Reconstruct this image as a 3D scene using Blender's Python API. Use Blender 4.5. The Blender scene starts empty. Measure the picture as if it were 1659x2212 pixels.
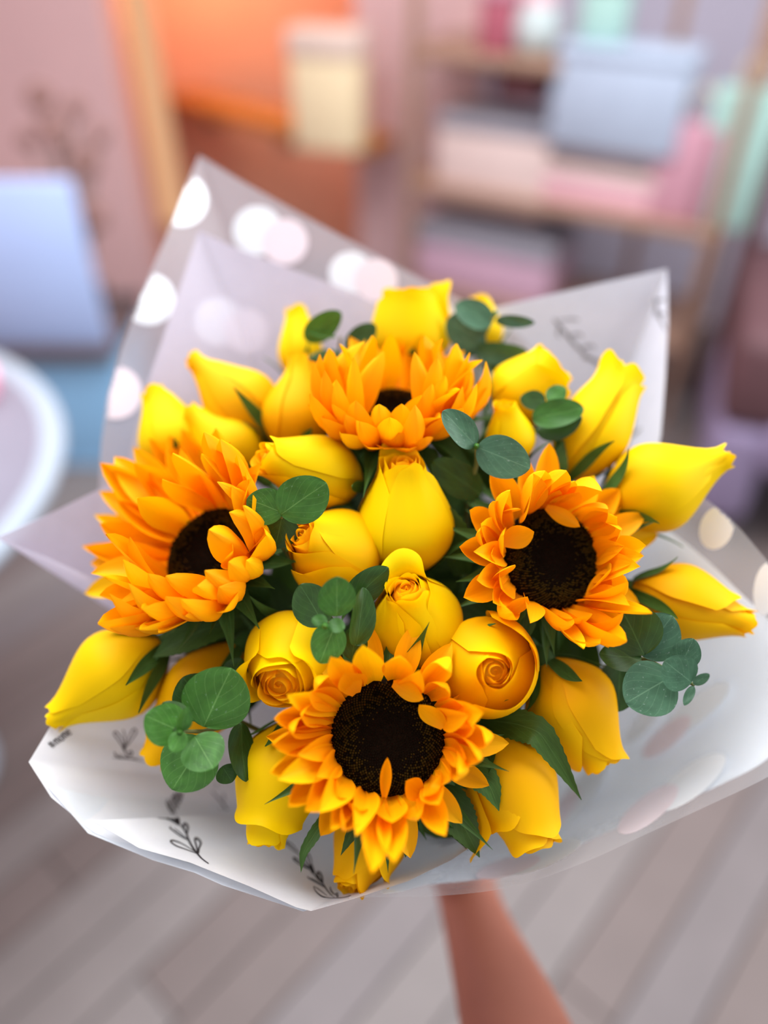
import bpy, bmesh, math, random
from mathutils import Vector, Matrix, noise
from mathutils.bvhtree import BVHTree

# ------------------------------------------------------------------ camera, world, light, exposure
SC = bpy.context.scene
COL = SC.collection
W, H, F = 1659.0, 2212.0, 1700.0
PITCH = math.radians(40)
CAM = Vector((0, 0, 1.45))
RT = Vector((1, 0, 0))
FW = Vector((0, math.cos(PITCH), -math.sin(PITCH)))
UP = Vector((0, math.sin(PITCH), math.cos(PITCH)))

cd = bpy.data.cameras.new('camera')
cam = bpy.data.objects.new('camera', cd)
COL.objects.link(cam)
cam.location = CAM
cam.rotation_euler = (math.pi / 2 - PITCH, 0, 0)
cd.sensor_fit = 'HORIZONTAL'
cd.sensor_width = 36
cd.lens = 36 * F / W
cd.clip_start = 0.02
cd.dof.use_dof = True
cd.dof.focus_distance = 0.413
cd.dof.aperture_fstop = 1.85
SC.camera = cam

wd = bpy.data.worlds.new('world')
SC.world = wd
wd.use_nodes = True
bg = wd.node_tree.nodes['Background']
bg.inputs['Color'].default_value = (0.90, 0.94, 1.0, 1)
bg.inputs['Strength'].default_value = 0.64

def area_light(name, loc, aim, size, energy, color):
    l = bpy.data.lights.new(name, 'AREA')
    l.shape = 'RECTANGLE'; l.size, l.size_y = size
    l.energy = energy; l.color = color
    o = bpy.data.objects.new(name, l); COL.objects.link(o)
    o.location = loc
    o.rotation_euler = (Vector(aim) - Vector(loc)).to_track_quat('-Z', 'Y').to_euler()
    return o
area_light('window_daylight', (2.3, 0.6, 2.1), (0, 0.35, 1.15), (1.7, 2.0), 58, (0.95, 0.98, 1.0))
area_light('front_fill_light', (-1.1, -1.4, 2.4), (0, 0.4, 1.1), (1.8, 1.6), 6, (0.96, 0.98, 1.0))  # added fill from behind the camera for the front faces
area_light('overhead_fill_light', (-0.3, 1.2, 2.6), (0.05, 0.4, 1.1), (2.4, 1.8), 92, (0.94, 0.97, 1.0))  # added overhead fill to brighten the inside of the lower wrap

SC.view_settings.view_transform = 'Standard'
SC.view_settings.look = 'None'
SC.view_settings.gamma = 1
SC.view_settings.use_curve_mapping = False
SC.view_settings.exposure = 0.1
try:
    SC.cycles.use_denoising = True
    SC.cycles.max_bounces = 8
    SC.cycles.transparent_max_bounces = 12
    SC.cycles.caustics_reflective = False
    SC.cycles.caustics_refractive = False
except Exception:
    pass

rnd = random.Random(7)
PI = math.pi

# ------------------------------------------------------------------ measuring helpers
def ray(px, py):
    return FW + RT * ((px - W / 2) / F) + UP * ((H / 2 - py) / F)
def P(px, py, z):                      # a point z metres ahead of the lens
    return CAM + ray(px, py) * z
def at_y(px, py, Y):
    r = ray(px, py); return CAM + r * (Y / r.y)
def at_z(px, py, z):
    r = ray(px, py); return CAM + r * ((z - CAM.z) / r.z)

# ------------------------------------------------------------------ object helpers
def tag(o, label=None, cat=None, group=None, kind=None):
    if label: o['label'] = label
    if cat: o['category'] = cat
    if group: o['group'] = group
    if kind: o['kind'] = kind
    return o
def empty(name, loc=(0, 0, 0), mat=None):
    o = bpy.data.objects.new(name, None); COL.objects.link(o)
    o.empty_display_size = 0.01
    if mat is not None: o.matrix_world = mat
    else: o.location = loc
    return o
def link(name, me, mat=None, parent=None, smooth=True):
    if mat is not None and not me.materials: me.materials.append(mat)
    if smooth and len(me.polygons):
        me.polygons.foreach_set('use_smooth', [True] * len(me.polygons))
    o = bpy.data.objects.new(name, me); COL.objects.link(o)
    if parent: o.parent = parent
    return o
def mesh(name, verts, faces, uvs=None):
    me = bpy.data.meshes.new(name)
    me.from_pydata([tuple(v) for v in verts], [], faces)
    if uvs is not None:
        ul = me.uv_layers.new(name='UVMap')
        vi = [0] * len(me.loops); me.loops.foreach_get('vertex_index', vi)
        flat = []
        for i in vi: flat.extend(uvs[i])
        ul.data.foreach_set('uv', flat)
    me.update()
    return me
def grid(name, fn, nu, nv, closed=False):
    vs, uv, fs = [], [], []
    for j in range(nv + 1):
        for i in range(nu + 1):
            u, v = i / nu, j / nv
            vs.append(fn(u, v)); uv.append((u, v))
    for j in range(nv):
        for i in range(nu):
            a = j * (nu + 1) + i
            fs.append((a, a + 1, a + nu + 2, a + nu + 1))
    return mesh(name, vs, fs, uv)
def tube_data(pts, radii, n=8, cap=True):
    vs, fs = [], []
    m = len(pts)
    prev = None
    for i, p in enumerate(pts):
        t = (pts[min(i + 1, m - 1)] - pts[max(i - 1, 0)]).normalized()
        if prev is None:
            a = t.orthogonal().normalized()
        else:
            a = (prev - t * prev.dot(t)).normalized()
        prev = a; b = t.cross(a)
        r = radii[i] if isinstance(radii, (list, tuple)) else radii
        for k in range(n):
            an = 2 * PI * k / n
            vs.append(p + (a * math.cos(an) + b * math.sin(an)) * r)
    for i in range(m - 1):
        for k in range(n):
            k2 = (k + 1) % n
            fs.append((i * n + k, i * n + k2, (i + 1) * n + k2, (i + 1) * n + k))
    if cap:
        fs.append(tuple(range(n - 1, -1, -1))); fs.append(tuple((m - 1) * n + k for k in range(n)))
    return vs, fs
def tube(name, pts, radii, mat, parent=None, n=8):
    vs, fs = tube_data(pts, radii, n)
    return link(name, mesh(name, vs, fs), mat, parent)
def bez(a, b, c, n=10):
    return [a.lerp(b, t / n).lerp(b.lerp(c, t / n), t / n) for t in range(n + 1)]
def box_mesh(name, x0, x1, y0, y1, z0, z1, bev=0.0, seg=2):
    bm = bmesh.new()
    bmesh.ops.create_cube(bm, size=1)
    for v in bm.verts:
        v.co = Vector((x0 + (v.co.x + .5) * (x1 - x0), y0 + (v.co.y + .5) * (y1 - y0), z0 + (v.co.z + .5) * (z1 - z0)))
    if bev > 0:
        bmesh.ops.bevel(bm, geom=bm.edges[:], offset=bev, segments=seg, profile=.5, affect='EDGES')
    me = bpy.data.meshes.new(name); bm.to_mesh(me); bm.free()
    return me
def lathe(name, prof, n=24):
    vs, fs = [], []
    for (r, z) in prof:
        for k in range(n):
            a = 2 * PI * k / n
            vs.append((r * math.cos(a), r * math.sin(a), z))
    for i in range(len(prof) - 1):
        for k in range(n):
            k2 = (k + 1) % n
            fs.append((i * n + k, i * n + k2, (i + 1) * n + k2, (i + 1) * n + k))
    return mesh(name, vs, fs)

# ------------------------------------------------------------------ materials
def lin(r, g, b):
    f = lambda c: (c / 255 / 12.92) if c <= 10 else ((c / 255 + .055) / 1.055) ** 2.4
    return (f(r), f(g), f(b), 1)
class NT:
    def __init__(s, name):
        s.m = bpy.data.materials.new(name); s.m.use_nodes = True
        s.t = s.m.node_tree; s.t.nodes.clear()
        s.out = s.n('ShaderNodeOutputMaterial')
    def n(s, kind, **kw):
        nd = s.t.nodes.new(kind)
        for k, v in kw.items(): setattr(nd, k, v)
        return nd
    def l(s, a, b): s.t.links.new(a, b)
    def ramp(s, fac, stops, interp='LINEAR'):
        r = s.n('ShaderNodeValToRGB'); cr = r.color_ramp; cr.interpolation = interp
        while len(cr.elements) < len(stops): cr.elements.new(.5)
        for e, (p, c) in zip(cr.elements, stops): e.position = p; e.color = c
        s.l(fac, r.inputs['Fac']); return r.outputs['Color']
    def mix(s, fac, a, b, mode='MIX'):
        m = s.n('ShaderNodeMix', data_type='RGBA', blend_type=mode)
        for sock, v in ((m.inputs[0], fac), (m.inputs[6], a), (m.inputs[7], b)):
            if hasattr(v, 'links'): s.l(v, sock)
            else: sock.default_value = v
        return m.outputs[2]
    def math(s, op, a, b=0.0, c=0.0):
        m = s.n('ShaderNodeMath', operation=op)
        for i, v in enumerate((a, b, c)):
            if hasattr(v, 'links'): s.l(v, m.inputs[i])
            else: m.inputs[i].default_value = v
        return m.outputs[0]

def plain(name, col, rough=.55, metal=0, noise_amt=.10, scale=40, bump=.0, spec=.4):
    k = NT(name)
    p = k.n('ShaderNodeBsdfPrincipled')
    tc = k.n('ShaderNodeTexCoord')
    nz = k.n('ShaderNodeTexNoise'); nz.inputs['Scale'].default_value = scale; nz.inputs['Detail'].default_value = 4
    k.l(tc.outputs['Object'], nz.inputs['Vector'])
    c2 = tuple(min(1, x * (1 - noise_amt)) for x in col[:3]) + (1,)
    c3 = tuple(min(1, x * (1 + noise_amt)) for x in col[:3]) + (1,)
    k.l(k.ramp(nz.outputs['Fac'], [(.3, c2), (.7, c3)]), p.inputs['Base Color'])
    p.inputs['Roughness'].default_value = rough; p.inputs['Metallic'].default_value = metal
    p.inputs['Specular IOR Level'].default_value = spec
    if bump:
        b = k.n('ShaderNodeBump'); b.inputs['Strength'].default_value = bump; b.inputs['Distance'].default_value = .002
        k.l(nz.outputs['Fac'], b.inputs['Height']); k.l(b.outputs['Normal'], p.inputs['Normal'])
    k.l(p.outputs[0], k.out.inputs[0])
    return k.m
def petal_mat(name, base, mid, tip, trans, tcol, streak=0.12, sscale=26, rough=.5, bump=.15, vaxis=True):
    """thin petal: colour along its length, fine lengthwise veins, light coming through"""
    k = NT(name)
    tc = k.n('ShaderNodeTexCoord'); sp = k.n('ShaderNodeSeparateXYZ'); k.l(tc.outputs['UV'], sp.inputs[0])
    along = sp.outputs['Y'] if vaxis else sp.outputs['X']
    across = sp.outputs['X'] if vaxis else sp.outputs['Y']
    col = k.ramp(along, [(0, base), (.45, mid), (1, tip)])
    cmb = k.n('ShaderNodeCombineXYZ')
    k.l(k.math('MULTIPLY', across, sscale), cmb.inputs[0]); k.l(k.math('MULTIPLY', along, 1.6), cmb.inputs[1])
    oi = k.n('ShaderNodeObjectInfo'); k.l(k.math('MULTIPLY', oi.outputs['Random'], 30.0), cmb.inputs[2])
    nz = k.n('ShaderNodeTexNoise'); nz.inputs['Scale'].default_value = 1.0; nz.inputs['Detail'].default_value = 3
    k.l(cmb.outputs[0], nz.inputs['Vector'])
    dark = tuple(x * (1 - streak * 1.6) for x in mid[:3]) + (1,)
    fac = k.ramp(nz.outputs['Fac'], [(.42, (0, 0, 0, 1)), (.72, (streak * 3, streak * 3, streak * 3, 1))])
    bw = k.n('ShaderNodeRGBToBW'); k.l(fac, bw.inputs[0])
    c = k.mix(bw.outputs[0], col, dark)
    hs = k.n('ShaderNodeHueSaturation'); k.l(c, hs.inputs['Color'])
    k.l(k.math('MULTIPLY_ADD', oi.outputs['Random'], .10, .95), hs.inputs['Value'])
    k.l(k.math('MULTIPLY_ADD', oi.outputs['Random'], .012, .494), hs.inputs['Hue'])
    p = k.n('ShaderNodeBsdfPrincipled'); k.l(hs.outputs[0], p.inputs['Base Color'])
    p.inputs['Roughness'].default_value = rough; p.inputs['Specular IOR Level'].default_value = .1
    b = k.n('ShaderNodeBump'); b.inputs['Strength'].default_value = bump; b.inputs['Distance'].default_value = .0006
    k.l(nz.outputs['Fac'], b.inputs['Height']); k.l(b.outputs['Normal'], p.inputs['Normal'])
    tr = k.n('ShaderNodeBsdfTranslucent'); tr.inputs['Color'].default_value = tcol
    mx = k.n('ShaderNodeMixShader'); mx.inputs[0].default_value = trans
    k.l(p.outputs[0], mx.inputs[1]); k.l(tr.outputs[0], mx.inputs[2]); k.l(mx.outputs[0], k.out.inputs[0])
    return k.m
def leaf_mat(name, col, vein, rough=.45, trans=.12, waxy=(0, 0, 0, 1), wax=.0):
    k = NT(name)
    tc = k.n('ShaderNodeTexCoord'); sp = k.n('ShaderNodeSeparateXYZ'); k.l(tc.outputs['UV'], sp.inputs[0])
    d = k.math('ABSOLUTE', k.math('SUBTRACT', sp.outputs['X'], .5))
    mid = k.math('LESS_THAN', d, .012)
    s = k.math('SINE', k.math('MULTIPLY', k.math('SUBTRACT', sp.outputs['Y'], k.math('MULTIPLY', d, .9)), 42.0))
    side = k.math('MULTIPLY', k.math('GREATER_THAN', s, .965), .45)
    v = k.math('MAXIMUM', mid, side)
    nz = k.n('ShaderNodeTexNoise'); nz.inputs['Scale'].default_value = 5; nz.inputs['Detail'].default_value = 5
    oi = k.n('ShaderNodeObjectInfo')
    va = k.n('ShaderNodeVectorMath', operation='ADD'); k.l(tc.outputs['UV'], va.inputs[0])
    cb = k.n('ShaderNodeCombineXYZ'); k.l(k.math('MULTIPLY', oi.outputs['Random'], 40.), cb.inputs[2]); k.l(cb.outputs[0], va.inputs[1])
    k.l(va.outputs[0], nz.inputs['Vector'])
    c1 = k.ramp(nz.outputs['Fac'], [(.3, tuple(x * .78 for x in col[:3]) + (1,)), (.7, tuple(min(1, x * 1.18) for x in col[:3]) + (1,))])
    c2 = k.mix(k.math('MULTIPLY', v, .34), c1, vein)
    if wax > 0:
        n2 = k.n('ShaderNodeTexNoise'); n2.inputs['Scale'].default_value = 22; n2.inputs['Detail'].default_value = 8
        k.l(va.outputs[0], n2.inputs['Vector'])
        f = k.ramp(n2.outputs['Fac'], [(.64, (0, 0, 0, 1)), (.74, (wax, wax, wax, 1))])
        bw = k.n('ShaderNodeRGBToBW'); k.l(f, bw.inputs[0])
        c2 = k.mix(bw.outputs[0], c2, waxy)
    hs = k.n('ShaderNodeHueSaturation'); k.l(c2, hs.inputs['Color'])
    k.l(k.math('MULTIPLY_ADD', oi.outputs['Random'], .3, .85), hs.inputs['Value'])
    p = k.n('ShaderNodeBsdfPrincipled'); k.l(hs.outputs[0], p.inputs['Base Color'])
    p.inputs['Roughness'].default_value = rough; p.inputs['Specular IOR Level'].default_value = .28
    tr = k.n('ShaderNodeBsdfTranslucent'); k.l(hs.outputs[0], tr.inputs['Color'])
    mx = k.n('ShaderNodeMixShader'); mx.inputs[0].default_value = trans
    k.l(p.outputs[0], mx.inputs[1]); k.l(tr.outputs[0], mx.inputs[2]); k.l(mx.outputs[0], k.out.inputs[0])
    return k.m
def sheet_mat(name, col, alpha, trans, rough=.6, fibre=.05, gloss=.2, scale=70):
    """paper, tissue or frosted film: scatters, lets light and some of what is behind through"""
    k = NT(name)
    tc = k.n('ShaderNodeTexCoord')
    nz = k.n('ShaderNodeTexNoise'); nz.inputs['Scale'].default_value = scale; nz.inputs['Detail'].default_value = 8; nz.inputs['Roughness'].default_value = .7
    k.l(tc.outputs['Object'], nz.inputs['Vector'])
    c = k.ramp(nz.outputs['Fac'], [(.3, tuple(x * (1 - fibre) for x in col[:3]) + (1,)), (.7, tuple(min(1, x * (1 + fibre)) for x in col[:3]) + (1,))])
    p = k.n('ShaderNodeBsdfPrincipled'); k.l(c, p.inputs['Base Color'])
    p.inputs['Roughness'].default_value = rough; p.inputs['Specular IOR Level'].default_value = gloss
    b = k.n('ShaderNodeBump'); b.inputs['Strength'].default_value = .12; b.inputs['Distance'].default_value = .0008
    k.l(nz.outputs['Fac'], b.inputs['Height']); k.l(b.outputs['Normal'], p.inputs['Normal'])
    tl = k.n('ShaderNodeBsdfTranslucent'); k.l(c, tl.inputs['Color'])
    m1 = k.n('ShaderNodeMixShader'); m1.inputs[0].default_value = trans
    k.l(p.outputs[0], m1.inputs[1]); k.l(tl.outputs[0], m1.inputs[2])
    if alpha < 1:
        tp = k.n('ShaderNodeBsdfTransparent')
        m2 = k.n('ShaderNodeMixShader'); m2.inputs[0].default_value = alpha
        k.l(tp.outputs[0], m2.inputs[1]); k.l(m1.outputs[0], m2.inputs[2]); k.l(m2.outputs[0], k.out.inputs[0])
    else:
        k.l(m1.outputs[0], k.out.inputs[0])
    return k.m
def emit_mat(name, col, strength):
    k = NT(name); e = k.n('ShaderNodeEmission'); e.inputs[0].default_value = col; e.inputs[1].default_value = strength
    k.l(e.outputs[0], k.out.inputs[0]); return k.m

M = {}
M['rose'] = petal_mat('rose_petal_yellow', lin(234, 178, 1), lin(243, 203, 0), lin(250, 214, 1), .26, lin(252, 203, 0), streak=.04, sscale=14, rough=.55, bump=.10)
M['rose_shaded'] = petal_mat('rose_petal_shaded', lin(232, 160, 1), lin(242, 180, 0), lin(250, 196, 2), .26, lin(255, 180, 0), streak=.04, sscale=14, rough=.55, bump=.10)  # orange shading of the lower roses put into the petal colour
M['rose_in'] = petal_mat('rose_petal_apricot', lin(250, 176, 14), lin(254, 192, 18), lin(255, 206, 22), .42, lin(255, 192, 12), streak=.03, sscale=14, rough=.55, bump=.06)
M['sun'] = petal_mat('sunflower_petal', lin(250, 152, 4), lin(255, 176, 6), lin(255, 184, 10), .30, lin(255, 172, 3), streak=.12, sscale=11, rough=.5, bump=.35)
M['sun_y'] = petal_mat('sunflower_petal_yellow', lin(252, 168, 5), lin(255, 192, 8), lin(255, 204, 14), .30, lin(255, 188, 5), streak=.12, sscale=11, rough=.5, bump=.35)
M['euc'] = leaf_mat('eucalyptus_green', lin(62, 108, 40), lin(130, 175, 100), .42, .12, lin(200, 220, 210), .14)
M['euc_blue'] = leaf_mat('eucalyptus_blue_green', lin(64, 99, 74), lin(120, 156, 124), .45, .10, lin(190, 205, 200), .3)
M['euc_dark'] = leaf_mat('eucalyptus_deep_green', lin(46, 76, 27), lin(90, 130, 70), .4, .12)
M['leaf'] = leaf_mat('leaf_dark_green', lin(56, 82, 26), lin(96, 130, 70), .5, .12)
M['sepal'] = leaf_mat('sepal_green', lin(64, 98, 38), lin(130, 160, 90), .55, .15)
M['stem'] = plain('stem_green', lin(70, 105, 45), .5)
M['stem_brown'] = plain('stem_brown_green', lin(104, 110, 60), .6)
M['disc'] = plain('disc_brown', lin(22, 14, 8), .95, noise_amt=.3, scale=600, spec=.03)
M['floret_in'] = plain('floret_dark', lin(26, 17, 9), .8, noise_amt=.35, scale=700, spec=.05)
M['floret_out'] = plain('floret_olive', lin(66, 49, 13), .85, noise_amt=.45, scale=700, spec=.05)
M['paper_dimmed'] = sheet_mat('white_paper_dimmed', lin(212, 211, 221), .92, .25, .6, .03)  # the printed paper again, its weaker light put into a greyer colour
M['paper'] = sheet_mat('white_printed_paper', lin(248, 249, 254), 1.0, .22, .6, .03)
M['tissue'] = sheet_mat('pink_white_tissue', lin(212, 207, 224), .80, .40, .6, .04)
M['tissue_w'] = sheet_mat('white_tissue', lin(242, 247, 254), 1.0, .20, .5, .03)
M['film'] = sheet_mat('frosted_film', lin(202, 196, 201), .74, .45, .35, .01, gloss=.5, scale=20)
M['film_lit'] = sheet_mat('frosted_film_lit', lin(246, 247, 250), .26, .4, .3, .01, gloss=.6, scale=20)  # same frosted film, brightness of the lower wrap put into a paler colour
M['dot_w'] = sheet_mat('dot_white', lin(250, 252, 255), .99, .06, .4, .0, gloss=.4)
M['dot_p'] = sheet_mat('dot_pink', lin(252, 236, 241), .98, .06, .4, .0, gloss=.4)
M['ink'] = plain('black_ink', lin(42, 34, 36), .7, noise_amt=.1)
M['ink_soft'] = plain('grey_ink', lin(120, 116, 120), .7, noise_amt=.1)

# ------------------------------------------------------------------ the room
M['wall_pink'] = plain('wall_pink_paint', lin(222, 181, 180), .8, noise_amt=.03, scale=6)
M['wall_lilac'] = plain('wall_lilac_paint', lin(190, 180, 196), .8, noise_amt=.03, scale=6)
M['niche'] = plain('niche_terracotta', lin(234, 172, 146), .8, noise_amt=.05, scale=5)
M['wood'] = plain('shelf_wood', lin(190, 118, 52), .55, noise_amt=.15, scale=14)
M['gold'] = plain('rack_bronze', lin(168, 132, 112), .5, metal=.15, noise_amt=.08)
YB = 2.9
def wall_obj(name, x0, x1, y0, y1, z0, z1, mat):
    return tag(link(name, box_mesh(name, x0, x1, y0, y1, z0, z1), mat, smooth=False), kind='structure')
xa = at_y(268, 250, YB).x; xb = at_y(770, 250, YB).x
wall_obj('wall_back', -3.2, xa, YB, YB + .12, 0, 2.7, M['wall_pink'])
wall_obj('wall_back_pillar', xb, xb + .42, YB, YB + .12, 0, 2.7, M['wall_pink'])
wall_obj('wall_back_far', xb + .42, 3.2, YB + .002, YB + .122, 0, 2.7, M['wall_lilac'])
wall_obj('wall_niche', xa - .1, xb + .1, YB + .62, YB + .72, 0, 2.7, M['niche'])
wall_obj('wall_niche_left', xa - .1, xa - .002, YB + .12, YB + .62, 0, 2.7, M['niche'])
wall_obj('wall_niche_right', xb + .002, xb + .1, YB + .12, YB + .62, 0, 2.7, M['niche'])
wall_obj('wall_left', -2.3, -2.2, -1.0, YB, 0, 2.7, M['wall_pink'])

# plank floor laid on the skew
fl = empty('floor'); tag(fl, kind='structure')
M['sub'] = plain('floor_joint', lin(98, 88, 88), .8)
link('subfloor', box_mesh('subfloor', -3.4, 3.4, -1.8, YB + .8, -.05, -.012), M['sub'], fl, smooth=False)
pm = [plain('plank_%s' % n, c, .55, noise_amt=.06, scale=9) for n, c in
      (('taupe', lin(114, 101, 98)), ('grey', lin(116, 107, 107)), ('brown', lin(108, 95, 92)), ('pale', lin(123, 114, 112)))]
ga, gb = at_z(330, 2212, 0), at_z(640, 1900, 0)
pd = (gb - ga); pd.z = 0; pd.normalize(); pn = Vector((-pd.y, pd.x, 0))
pw = .105
plank_me = [box_mesh('plank', -.7, .7, -pw / 2 + .0025, pw / 2 - .0025, -.012, 0) for _ in pm]
for me, mt in zip(plank_me, pm): me.materials.append(mt)
rot = math.atan2(pd.y, pd.x)
for i in range(-20, 21):
    for j in range(-3, 4):
        c = Vector((0.1, 1.0, 0)) + pn * (i * pw) + pd * (j * 1.404 + (i % 3) * .47)
        if not (-2.1 < c.x < 2.3 and -.9 < c.y < YB - .1): continue
        o = bpy.data.objects.new('plank', rnd.choice(plank_me)); COL.objects.link(o)
        o.location = c; o.rotation_euler.z = rot; o.parent = fl

# warm display niche: strip light, skew wooden shelf, cream box
sl = at_y(318, 0, YB + .05)
strip = empty('strip_light', (at_y(322, 200, YB + .10).x, YB + .14, 0))
tag(strip, 'warm yellow light strip glowing along the edge of the orange niche', 'light')
M['strip'] = emit_mat('strip_glow', (1.0, .55, .30, 1), .75)
M['channel'] = plain('strip_channel_metal', lin(214, 180, 150), .4, metal=.4)
link('glow_tube', box_mesh('glow_tube', -.045, .045, -.012, .012, .35, 1.9, .008), M['strip'], strip)
link('channel', box_mesh('channel', -.045, .045, .012, .03, .3, 1.95, .004), M['channel'], strip)
L = bpy.data.lights.new('niche_lamp_light', 'POINT'); L.energy = 7; L.color = (1.0, .70, .36); L.shadow_soft_size = .06
lo = bpy.data.objects.new('niche_lamp_light', L); COL.objects.link(lo)
lp = at_y(470, 20, YB + .40); lo.location = lp + Vector((0, 0, .06))
lamp = empty('niche_lamp', lp); tag(lamp, 'small warm globe lamp high in the orange niche', 'lamp')
M['globe'] = emit_mat('lamp_globe_glow', (1.0, .55, .22, 1), 1.6)
g = link('globe', lathe('globe', [(.001, -.05), (.03, -.042), (.048, -.015), (.05, .0), (.048, .015), (.03, .042), (.012, .05)], 16), M['globe'], lamp)
g.location.z = .28
link('rod', mesh('rod', *tube_data([Vector((0, 0, .33)), Vector((0, 0, 1.2))], .006, 6)), M['wood'], lamp)
lo.location = lp + Vector((0, -.1, .26))

zs = at_y(360, 205, YB + .5).z
A, B_ = at_z(350, 200, zs), at_z(800, 318, zs)
ew = (B_ - A); ln = ew.length; ew.normalize(); en = Vector((-ew.y, ew.x, 0))
ns = empty('wall_shelf', A); ns.rotation_euler.z = math.atan2(ew.y, ew.x)
tag(ns, 'honey wood shelf running across the orange niche under the cream box', 'shelf')
link('board', box_mesh('board', 0, ln * .98, -.02, .16, -.035, 0, .004), M['wood'], ns)
for q in (.2, .6):
    link('bracket', box_mesh('bracket', ln * q, ln * q + .02, .0, .14, -.09, -.035, .003), M['gold'], ns)
M['cream'] = plain('cream_card', lin(240, 216, 176), .6, noise_amt=.04)
M['cream_lid'] = plain('cream_lid', lin(226, 200, 186), .6, noise_amt=.04)
c0 = at_z(715, 318, zs)
cb = empty('gift_box', c0); cb.rotation_euler.z = -.3
tag(cb, 'tall cream gift box at the end of the niche shelf', 'box')
bw_ = .105
link('body', box_mesh('body', -bw_, bw_, -.05, .07, 0, .26, .006), M['cream'], cb)
link('lid', box_mesh('lid', -bw_ - .006, bw_ + .006, -.056, .076, .26, .33, .006), M['cream_lid'], cb)

# open bronze rack with packaging, turned towards the lens on its right end
S0 = at_y(897, 100, 2.62); S1 = at_y(1600, 100, 2.20)
se = Vector((S1.x - S0.x, S1.y - S0.y, 0)); slen = se.length; se.normalize(); sn = Vector((-se.y, se.x, 0))
srot = math.atan2(se.y, se.x)
def on_rack(px, py, back=0.0):          # (along, height) on the rack's front plane
    r = ray(px, py); o = Vector((S0.x, S0.y, 0)) + sn * back
    t = (o - CAM).dot(sn) / r.dot(sn); p = CAM + r * t
    return (p - o).dot(se), p.z
rack = empty('display_rack', (S0.x, S0.y, 0)); rack.rotation_euler.z = srot
tag(rack, 'bronze framed open display rack holding boxes and bags', 'rack')
for sx, ys in ((0, (0, .34)), (on_rack(1412, 60)[0], (.34,)), (slen + .05, (0, .34))):
    for sy in ys:
        link('post', box_mesh('post', sx - .014, sx + .014, sy - .014, sy + .014, 0, 1.7, .003), M['gold'], rack)
bz = {}
for nm, px, py in (('a', 1150, 128), ('b', 1290, 455), ('c', 1020, 640)):
    z = on_rack(px, py)[1]; bz[nm] = z
    link('shelf_board', box_mesh('shelf_board', -.02, slen + .07 if nm != 'a' else on_rack(1215, 120)[0], -.015, .35, z - .03, z, .004), M['gold'], rack)
PK = {n: plain('card_%s' % n, c, .6, noise_amt=.05, scale=12) for n, c in
      (('white', lin(178, 189, 208)), ('pink', lin(236, 184, 194)), ('rose', lin(212, 156, 172)), ('mint', lin(172, 208, 198)), ('maroon', lin(96, 52, 56)),
       ('beige', lin(222, 196, 190)), ('red', lin(176, 92, 108)), ('grey', lin(150, 146, 156)), ('lilac', lin(204, 164, 184)), ('dark', lin(92, 76, 78)), ('pale', lin(196, 206, 205)))}
def rack_box(name, label, cat, x0, y0, x1, y1, mats, depth=.2, lid=.22, back=.02, board=None):
    a0, z1 = on_rack(x0, y0, back); a1, z0 = on_rack(x1, y1, back)
    a0b, _ = on_rack(x0, y1, back); a0 = min(a0, a0b); 
    if board: z0 = bz[board]
    c = Vector((S0.x, S0.y, 0)) + se * ((a0 + a1) / 2) + sn * back
    e = empty(name, (c.x, c.y, z0)); e.rotation_euler.z = srot
    tag(e, label, cat, 'packaging on the display rack')
    w = (a1 - a0) / 2; h = z1 - z0
    link('body', box_mesh('body', -w, w, 0, depth, 0, h * (1 - lid), .008), mats[0], e)
    link('lid', box_mesh('lid', -w - .004, w + .004, -.004, depth + .004, h * (1 - lid), h, .008), mats[1], e)
    return e, w, h, depth
def rack_bag(name, label, cat, x0, y0, x1, y1, mt, depth=.1, back=.02, board=None):
    a0, z1 = on_rack(x0, y0, back); a1, z0 = on_rack(x1, y1, back)
    if board: z0 = bz[board]
    c = Vector((S0.x, S0.y, 0)) + se * ((a0 + a1) / 2) + sn * back
    e = empty(name, (c.x, c.y, z0)); e.rotation_euler.z = srot
    tag(e, label, cat, 'packaging on the display rack')
    w = (a1 - a0) / 2; h = z1 - z0
    me = box_mesh('body', -w, w, 0, depth, 0, h, .006)
    link('body', me, mt, e)
    pts = [Vector((-w * .4, depth * .5, h - .005)), Vector((-w * .38, depth * .5, h + .05)), Vector((0, depth * .5, h + .085)), Vector((w * .38, depth * .5, h + .05)), Vector((w * .4, depth * .5, h - .005))]
    tube('handle', pts, .005, M['cream'], e, 6)
    return e
rack_box('gift_box', 'large white gift box standing on the middle rack shelf', 'box', 1205, 95, 1450, 350, (PK['white'], PK['white']), .16, .12, back=.0)
rack_box('gift_box', 'flat pink box lying under the large white gift box', 'box', 1175, 352, 1405, 452, (PK['pink'], PK['beige']), .2, .3, board='b')
rack_bag('paper_bag', 'rose pink paper bag beside the large white gift box', 'bag', 1432, 262, 1530, 452, PK['rose'], .1, board='b')
rack_bag('paper_bag', 'mint green paper bag at the outer end of the rack', 'bag', 1548, 190, 1625, 440, PK['mint'], .08, board='b')
rack_box('storage_box', 'dark maroon box under the upper rack shelf', 'box', 1075, 140, 1165, 225, (PK['maroon'], PK['maroon']), .16, .3)
rack_box('storage_box', 'beige pink carton next to the dark maroon box', 'box', 945, 245, 1165, 480, (PK['beige'], PK['grey']), .22, .15)
rack_box('hat_box', 'pink box with grey lid on the lowest rack shelf', 'box', 900, 480, 1180, 640, (PK['lilac'], PK['grey']), .26, .3, board='c')
rack_box('small_box', 'red box on the upper rack shelf', 'box', 1040, -60, 1098, 112, (PK['red'], PK['rose']), .1, .3, board='a')
rack_box('small_box', 'mint box standing on top of the large white gift box', 'box', 1268, -80, 1335, 98, (PK['mint'], PK['pale']), .1, .3, back=.06)
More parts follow.
